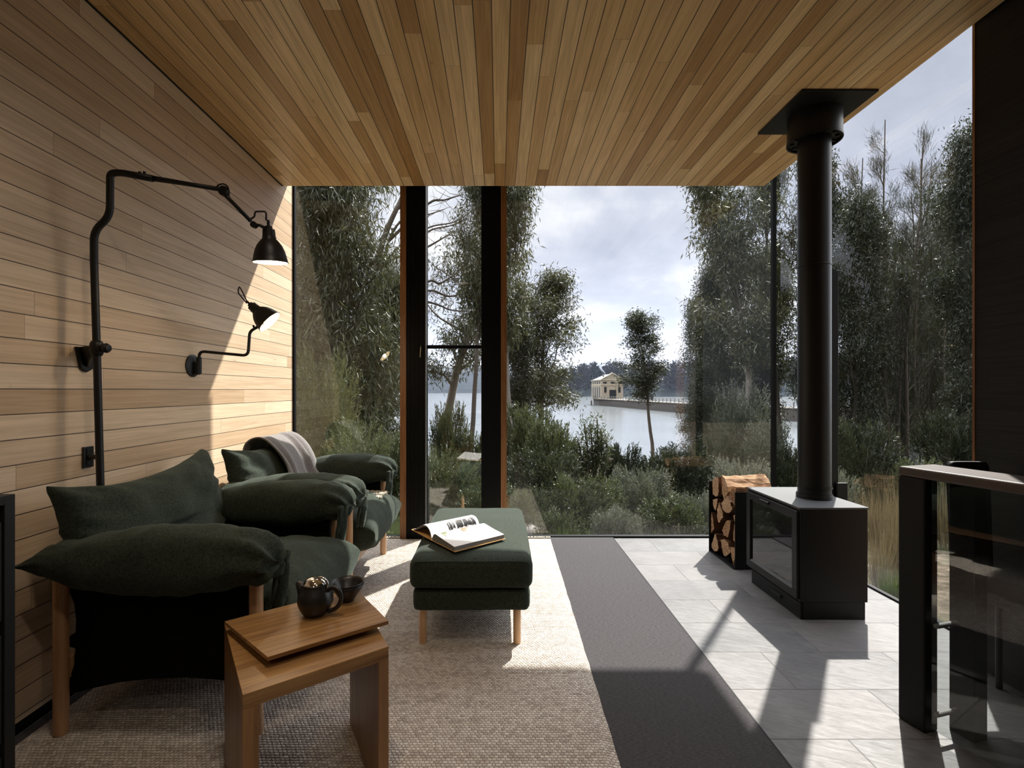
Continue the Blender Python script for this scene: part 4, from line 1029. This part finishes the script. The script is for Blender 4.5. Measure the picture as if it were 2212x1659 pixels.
T('dark_bush', 1465, 8.4, 960, 170, 'bush', 'deep shaded bush between the thin tree and the log holder', 'bush', GB)
T('bush_a', 1450, 5.9, 1070, 160, 'bush', 'low scrubby bush near the glass left of the log holder', 'bush', GB)
T('bush_grey', 1515, 6.0, 1060, 110, 'bush', 'pale grey-green bush right beside the log holder', 'bush', GB)
T('bush_grey', 1330, 5.6, 1095, 130, 'bush', 'small grey bush close to the glass at the carpet edge', 'bush', GB)
T('bush_a', 1200, 5.4, 1098, 110, 'bush', 'knee-high bush close to the glass beside the rug corner', 'bush', GB)
# main pane, right side
T('slim', 1408, 21, 672, 150, 'gum_tree', 'thin dark tree with a bare lower trunk standing against the jetty', 'tree', GT, 2.4)
T('dark_b', 1535, 19, 640, 150, 'gum_tree', 'bushy dark tree right of the thin one, over the jetty', 'tree', GT)
T('dark_a', 1555, 15, 600, 170, 'gum_tree', 'dark tree below the tall pale-trunked gum', 'tree', GT)
T('gum_a', 1612, 12.5, 300, 270, 'gum_tree', 'tall pale-trunked gum tree left of the corner post', 'tree', GT)
T('gum_b', 1705, 13.5, 250, 190, 'gum_tree', 'tall gum tree between the corner post and the flue', 'tree', GT)
T('dark_b', 1640, 16, 560, 190, 'gum_tree', 'darker gum behind the tall pale-trunked one', 'tree', GT)
T('dark_a', 1500, 13, 800, 110, 'gum_tree', 'young dark tree above the shaded bush left of the log holder', 'tree', GT)
T('grey_tall', 1600, 10, 820, 130, 'shrub', 'tall pale grey-green shrub above the firewood stack', 'shrub', GB)
T('grey_tall', 1660, 9.0, 900, 110, 'shrub', 'grey-green shrub at the base of the corner post', 'shrub', GB)
T('dark_bush', 1540, 9.0, 935, 130, 'bush', 'dark bush right behind the far side of the log holder', 'bush', GB)
T('bush_grey', 1600, 7.2, 985, 150, 'bush', 'grey-green bush directly behind the firewood stack', 'bush', GB)
T('dark_bush', 1700, 8.4, 960, 130, 'bush', 'dark bush between the corner post and the flue foot', 'bush', GB)
# right glass
T('dark_b', 1755, 13, 330, 180, 'gum_tree', 'gum tree crown showing right of the flue collar', 'tree', GT)
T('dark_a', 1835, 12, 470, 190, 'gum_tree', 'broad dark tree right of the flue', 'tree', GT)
T('sheoak_a', 1870, 13.5, 300, 190, 'sheoak', 'sheoak with a feathery upright top, leftmost in the right glass', 'tree', GS)
T('sheoak_b', 1950, 12.0, 290, 190, 'sheoak', 'sheoak with twin feathery tops in the middle of the right glass', 'tree', GS)
T('sheoak_a', 2025, 12.5, 285, 180, 'sheoak', 'sheoak right of the twin-topped one', 'tree', GS)
T('dark_b', 2090, 10, 290, 190, 'gum_tree', 'leafy tree beside the black boarded wall', 'tree', GT)
T('sheoak_b', 1915, 16, 380, 230, 'sheoak', 'sheoak in the second row behind the twin-topped one', 'tree', GS)
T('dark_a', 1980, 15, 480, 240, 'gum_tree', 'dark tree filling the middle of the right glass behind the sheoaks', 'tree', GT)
T('sheoak_a', 2100, 14, 420, 220, 'sheoak', 'sheoak behind the leafy tree at the black wall', 'tree', GS)
T('dark_bush', 1850, 8.0, 900, 170, 'bush', 'dark undergrowth bush right of the flue', 'bush', GB)
T('dark_bush', 2060, 9, 880, 180, 'bush', 'dark undergrowth bush behind the balustrade chair', 'bush', GB)
T('bush_a', 1960, 7.5, 985, 150, 'bush', 'olive bush behind the balustrade post', 'bush', GB)
T('bush_grey', 1800, 6.6, 1010, 120, 'bush', 'grey bush hidden behind the stove top', 'bush', GB)
k_ = 0
for px, D, tp_, w_, lb_ in ((1905, 5.2, 1020, 90, 'tallest clump of dry straw grass right of the stove'), (1875, 5.6, 1040, 80, 'dry straw grass directly right of the stove top'), (1935, 4.6, 1065, 80, 'dry straw grass against the balustrade post'), (1900, 4.2, 1130, 70, 'low straw grass at the right glass beside the stove'), (1950, 5.4, 1010, 90, 'straw grass behind the balustrade post'), (2040, 5.6, 1000, 120, 'dry grass seen through the balustrade glass')):
    T('tuft_dry', px, D, tp_, w_, 'grass_tuft', lb_, 'grass', GG)
for px, D, tp_, w_, lb_ in ((1215, 5.0, 1128, 60, 'bright green grass tuft at the glass beside the rug corner'), (1262, 4.9, 1136, 55, 'second green grass tuft, right of the brightest one'), (840, 4.9, 1095, 80, 'green tuft behind the far armchair leg'), (1925, 3.8, 1215, 60, 'green tuft low in the right glass')):
    T('tuft_green', px, D, tp_, w_, 'grass_tuft', lb_, 'grass', GG)
for px, D, tp_, w_, lb_ in ((1110, 4.9, 1110, 90, 'twiggy tuft at the foot of the second fin'), (1310, 4.9, 1118, 90, 'twiggy tuft at the glass near the carpet edge'), (1400, 5.0, 1105, 110, 'grey twiggy tuft at the glass, middle of the slate edge'), (1475, 4.9, 1110, 90, 'twiggy tuft left of the log holder'), (1910, 4.0, 1180, 110, 'tangle of bare twigs low in the right glass'), (1165, 4.8, 1120, 70, 'twiggy tuft between two low bushes right of the ottoman')):
    T('tuft_twig', px, D, tp_, w_, 'twig_tuft', lb_, 'twigs', GG)
# big bare-limbed gum behind the left and middle panes
og = empty('old_gum_tree', tuple(at(800, 1100, 13)), 'old gum with thick bare curving limbs behind the first black fin', 'tree', 0, GT)
def limb(pts, r0, r1, D=13):
    P = smoothpts([at(px, py, D+dz) for px, py, dz in pts], 5); mbx = MB().tube(P, [r0+(r1-r0)*i/(len(P)-1) for i in range(len(P))], 8); return P, rel(mbx, og)
_, m1 = limb([(770, 1080, 0), (775, 900, 0), (790, 720, 0), (812, 580, 0), (835, 500, 0), (862, 440, 0), (890, 380, .3)], .12, .05); m1.build('trunk', M['bark'], og, smooth=True)
for L_ in ([(800, 640, 0), (830, 590, 0), (850, 545, .2), (880, 520, .3), (930, 490, .6), (985, 478, .8), (1040, 440, 1)], [(812, 545, 0), (800, 510, 0), (788, 455, 0), (784, 420, 0), (800, 395, 0), (815, 350, 0)], [(812, 590, 0), (845, 560, 0), (870, 550, 0), (925, 500, .3), (975, 487, .4), (1010, 470, .5)],
           [(820, 600, 0), (840, 520, 0), (870, 475, 0), (920, 465, .3), (960, 452, .4)], [(790, 720, 0), (860, 660, .2), (925, 628, .4), (970, 640, .5), (1015, 632, .6), (1050, 645, .7)], [(860, 660, .2), (925, 608, .4), (950, 612, .5), (985, 590, .5), (1015, 560, .6)],
           [(790, 730, 0), (870, 650, .2), (935, 655, .4), (975, 670, .5), (1020, 672, .6)], [(840, 520, 0), (925, 440, .3), (960, 432, .3), (1000, 420, .3)], [(860, 450, 0), (925, 400, .3), (975, 395, .3)], [(870, 560, 0), (930, 530, .3), (980, 500, .5)]):
    P, mm = limb(L_, .045, .012); 
    tw = Skel()
    for q in P[6::2]:
        for k in range(2): a = rng.random()*6.28; tw.branch(q, (math.cos(a), .3*math.sin(a), .5*math.sin(a)), .35+.5*rng.random(), .010, 5, .3, .05, 4)
    mm.add([tuple(Vector(v)-og.location) for v in tw.mb.v], tw.mb.f); mm.build('limb', M['bark'], og, smooth=True)
# banksia-like shrub with seed heads over the water
bk = empty('seed_head_shrub', tuple(at(1285, 1080, 8)), 'open shrub with dark seed heads standing up against the water', 'shrub', 0, GB)
tw = Skel(); cps = []; heads = MB()
for (a_, b_) in (((1262, 1060), (1248, 950)), ((1270, 1060), (1262, 915)), ((1290, 1060), (1300, 935)), ((1280, 1050), (1275, 925)), ((1300, 1060), (1310, 950)), ((1285, 1060), (1290, 905))):
    p0, p1 = at(*a_, 8), at(*b_, 8); P = smoothpts([p0, p0.lerp(p1, .5)+Vector((.05, .1, 0)), p1], 5); tw.mb.tube(P, .012, 5)
    for q in P[4:]: cps += [q+Vector(rng.normal(size=3))*.04]*2
    q = P[6]+Vector((.05, 0, -.02)); heads.lathe([(0, -.05), (.028, -.04), (.034, 0), (.028, .04), (0, .05)], 8, Matrix.Translation(q))
rel(tw.mb, bk).build('stems', M['bark'], bk, smooth=True); rel(heads, bk).build('seed_heads', M['bark'], bk, smooth=True)
C, D_ = cluster([tuple(c) for c in cps], 22, .05, 0, .5); C = C-np.array(bk.location); o = bpy.data.objects.new('foliage', leaves('seed_shrub_leaves', C, D_, .08, .016, M['bush'])); COL.objects.link(o); o.parent = bk
# smooth boulders
for (px, py, D, r, lb_) in ((1145, 1100, 5.6, .22, 'grey weathered boulder outside at the right end of the ottoman'), (735, 935, 7.2, .30, 'dark rounded boulder behind the far armchair')):
    bm = bmesh.new(); bmesh.ops.create_icosphere(bm, subdivisions=4, radius=r)
    for v in bm.verts: v.co *= 1+.25*noise.noise(v.co*3.0/r*.3)+.05*noise.noise(v.co*14); v.co.z *= .85
    me = bpy.data.meshes.new('boulder'); bm.to_mesh(me); bm.free(); me.materials.append(mat('stone', (.15, .14, .125), .9))
    for p_ in me.polygons: p_.use_smooth = True
    o = bpy.data.objects.new('boulder', me); COL.objects.link(o); o.location = at(px, py, D); o.location.z = gz(o.location.x, D)+r*.55; tag(o, lb_, 'boulder')

# ------------------------------------------------------------------ far shore
def hill(name, x0, x1, y0, y1, prof, m, nx=160, ny=24, rough=6, seed=0):
    mb = MB()
    for j in range(ny+1):
        t = j/ny
        for i in range(nx+1):
            x_ = x0+(x1-x0)*i/nx; y_ = y0+(y1-y0)*t+0*i
            hgt_ = interp(x_, prof)*math.sin(min(1, t*1.0)*math.pi/2)**.8
            mb.v.append((x_, y_, WZ-.5+hgt_*(1)+rough*noise.noise((x_/(rough*12), y_/(rough*12), seed))*min(1, t*3)))
    for j in range(ny):
        for i in range(nx): a = j*(nx+1)+i; mb.f.append((a, a+1, a+nx+2, a+nx+1))
    return structure(mb.build(name, m, smooth=True))
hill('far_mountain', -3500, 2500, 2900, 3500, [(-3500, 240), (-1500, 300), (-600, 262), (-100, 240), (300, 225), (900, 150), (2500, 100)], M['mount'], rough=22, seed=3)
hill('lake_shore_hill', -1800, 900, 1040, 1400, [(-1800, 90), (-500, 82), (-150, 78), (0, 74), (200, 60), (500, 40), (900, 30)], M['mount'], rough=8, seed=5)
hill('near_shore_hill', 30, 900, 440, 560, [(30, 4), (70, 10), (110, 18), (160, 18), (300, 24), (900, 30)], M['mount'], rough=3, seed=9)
C = []; D_ = []; Lf = []
for k in range(900):
    x_ = 36+rng.random()**1.2*480; y_ = 448+rng.random()*100; t = (y_-440)/120
    base = WZ-.5+interp(x_, [(30, 4), (70, 10), (110, 18), (160, 18), (300, 24), (900, 30)])*math.sin(t*math.pi/2)**.8
    ht = (13+rng.random()*9)*(.55+.45*min(1, (x_-30)/50)); r = ht*.22; n_ = 70
    a = rng.random(n_)*6.28; f = rng.random(n_)**.7; rr = r*np.sqrt(rng.random(n_))*(1.1-.6*np.abs(f-.6))
    C.append(np.stack([x_+np.cos(a)*rr, y_+np.sin(a)*rr, base+ht*(.18+.82*f)], 1)); D_.append(rng.normal(size=(n_, 3))+np.array([0, 0, .3])); Lf.append(np.full(n_, 2.4)*(.6+.7*rng.random(n_)))
C = np.concatenate(C); D_ = np.concatenate(D_); Lf = np.concatenate(Lf)
o = bpy.data.objects.new('far_forest', leaves('far_forest', C, D_, Lf, Lf*.6, leafmat('far_leaf', (0.0045, 0.007, 0.007), (0.016, 0.020, 0.017), .1, .02, .95))); COL.objects.link(o)
tag(o, 'dark wooded far shore behind the pumphouse', 'forest', kind='stuff')

# pumphouse on the lake
ph = empty('pumphouse', (41.04, 193, -2.1), 'cream lake pumphouse with a pediment and pale metal roof at the end of the jetty', 'building', math.radians(5))
Wd, Ln, He, Hp = 8.9, 14.0, 7.5, 10.05
def lp3(mb, name, m, par=ph, **k): return mb.build(name, m, par, **k)
lp3(MB().box(0, Wd, 0, Ln, 0, He), 'walls', M['render'])
lp3(MB().prism([(0, He), (Wd, He), (Wd/2, Hp)], lambda p: Vector((p[0], 0, p[1])), lambda p: Vector((p[0], .35, p[1]))), 'pediment', M['render'])
lp3(MB().prism([(-.25, He), (Wd+.25, He), (Wd/2, Hp-.1)], lambda p: Vector((p[0], .35, p[1])), lambda p: Vector((p[0]+(Wd/2-p[0])*.55*(p[1] > He), Ln-(4.0 if p[1] > He else 0), p[1]))), 'roof', M['roof'])
mb = MB().box(-.25, Wd+.25, -.25, 0, He-.1, He+.25).box(-.3, 0, -.25, Ln+.2, He-.1, He+.22).box(-.12, Wd+.12, -.15, 0, 5.35, 5.7).box(-.15, 0, -.15, Ln, 5.35, 5.7)
sl_ = math.atan2(Hp-He, Wd/2)
for sgn, cx_0 in ((1, 0), (-1, Wd)):
    mb.prism([(0, He+.15), (Wd/2, Hp+.15), (Wd/2, Hp+.45), (-.3, He+.25)], lambda p: Vector((p[0] if sgn > 0 else Wd-p[0], -.3, p[1])), lambda p: Vector((p[0] if sgn > 0 else Wd-p[0], .4, p[1])))
lp3(mb, 'cornice', M['render_trim'])
def win(x0, x1, z0, z1): 
    o = lp3(MB().box(x0, x1, -.04, .05, z0, z1), 'window', M['void']); lp3(MB().box(x0-.12, x1+.12, -.10, -.041, z0-.18, z0), 'sill', M['render_trim'], o)
for x0 in (.75, 3.85, 6.9): win(x0, x0+1.45, 6.0, 6.75)
win(1.15, 2.15, 2.4, 4.75); win(6.9, 7.9, 2.4, 4.75)
lp3(MB().box(3.3, 6.1, -.05, .05, 0, 3.55), 'doorway', M['void']); 
for k in range(4):
    y0 = 1.6+k*3.1
    lp3(MB().box(-.05, .05, y0, y0+1.5, .5, 4.7), 'window', M['void']); lp3(MB().box(-.05, .05, y0, y0+1.5, 5.95, 7.0), 'window', M['void'])
lp3(MB().box(2.2, 2.7, 5, 5.5, 8.2, 10.2), 'chimney', M['steel_grey'])
# jetty
jt = empty('jetty', (45, 180, -2.1), 'long low concrete jetty with railings running from the pumphouse towards the right', 'jetty')
JP = [Vector((40.0, 206)), Vector((39.2, 190.5)), Vector((42.0, 180)), Vector((48.5, 127)), Vector((56.5, 96)), Vector((66, 70)), Vector((78, 45))]
def jside(off):
    out = []
    for i, p in enumerate(JP):
        a = JP[max(0, i-1)]; c = JP[min(len(JP)-1, i+1)]; t = (c-a).normalized(); n_ = Vector((-t.y, t.x)); out.append(p-n_*off)
    return out
A_ = JP; B_ = [Vector((50.8, 207)), Vector((50.5, 191.5)), Vector((47, 181)), Vector((51.5, 127.5)), Vector((59.5, 97)), Vector((69, 71)), Vector((81, 46))]
mb = MB(); mw = MB()
for i in range(len(JP)-1):
    q = [A_[i], A_[i+1], B_[i+1], B_[i]]
    mb.prism(q, lambda p: Vector((p[0], p[1], -2.35)), lambda p: Vector((p[0], p[1], -2.1)))
    qi = [A_[i].lerp(B_[i], .04), A_[i+1].lerp(B_[i+1], .04), A_[i+1].lerp(B_[i+1], .96), A_[i].lerp(B_[i], .96)]
    mw.prism(qi, lambda p: Vector((p[0], p[1], -4.9)), lambda p: Vector((p[0], p[1], -2.35)))
rel(mb, jt).build('deck', M['concrete'], jt); rel(mw, jt).build('pier_wall', mat('pier_timber', (.07, .06, .055), .9), jt)
posts = []
for i in range(len(JP)-1):
    L_ = (A_[i+1]-A_[i]).length; n_ = max(2, int(L_/2.3))
    for k in range(n_): posts.append(A_[i].lerp(A_[i+1], k/n_))
for p in posts[:96]: rel(MB().box(p.x-.08, p.x+.08, p.y-.08, p.y+.08, -2.1, -1.0), jt).build('railing_post', M['steel_grey'], jt)
mb = MB()
for z_ in (-1.02, -1.5): mb.tube([Vector((p.x, p.y, z_)) for p in A_], .05, 6)
rel(mb, jt).build('hand_rail', M['steel_grey'], jt)
mp = at(1224.5, 867, 235); mk = MB().tube([(mp.x, mp.y, WZ-.5), (mp.x, mp.y, -2.4)], .22, 8).build('channel_marker', M['bark']); tag(mk, 'lone dark marker post standing in the water left of the pumphouse', 'post')
mp = at(1277.5, 870, 196); mk = MB().tube([(mp.x, mp.y, WZ-.5), (mp.x, mp.y, -2.9)], .3, 8).build('mooring_pile', M['bark']); tag(mk, 'short mooring pile at the left corner of the pumphouse platform', 'post')
lpm = at(1384, 850, 150); mk = MB().tube([(lpm.x, lpm.y, -2.1), (lpm.x, lpm.y, 3.2)], .09, 6).build('lamp_post', M['render_trim']); tag(mk, 'thin pale pole on the jetty right of the pumphouse', 'pole')
# chimney smoke: thin scattering volume
m = bpy.data.materials.new('smoke'); m.use_nodes = True; n = NT(m.node_tree); n.n.clear()
v = n.new('ShaderNodeVolumePrincipled'); v.inputs['Color'].default_value = (.75, .82, 1, 1); v.inputs['Density'].default_value = .55; v.inputs['Anisotropy'].default_value = .2
n.l.new(v.outputs[0], n.new('ShaderNodeOutputMaterial').inputs['Volume'])
pc_ = [at(1307, 810, 199), at(1306, 805, 199), at(1300, 799, 199), at(1297, 793, 199), at(1294, 786, 199), at(1291, 780, 199)]
o = MB().tube(smoothpts(pc_, 4), [.15+.035*i for i in range(21)], 10).build('smoke', m, smooth=True); tag(o, 'thin blue wisp of smoke rising from the pumphouse chimney', 'smoke', kind='stuff')
# aerial haze over the lake
m = bpy.data.materials.new('lake_haze'); m.use_nodes = True; n = NT(m.node_tree); n.n.clear()
v = n.new('ShaderNodeVolumeScatter'); v.inputs['Color'].default_value = (.62, .70, 1.0, 1); v.inputs['Density'].default_value = .00016; v.inputs['Anisotropy'].default_value = .3
n.l.new(v.outputs[0], n.new('ShaderNodeOutputMaterial').inputs['Volume'])
o = MB().box(-3800, 3800, 215, 3800, WZ-1, 300).build('lake_haze', m); structure(o)
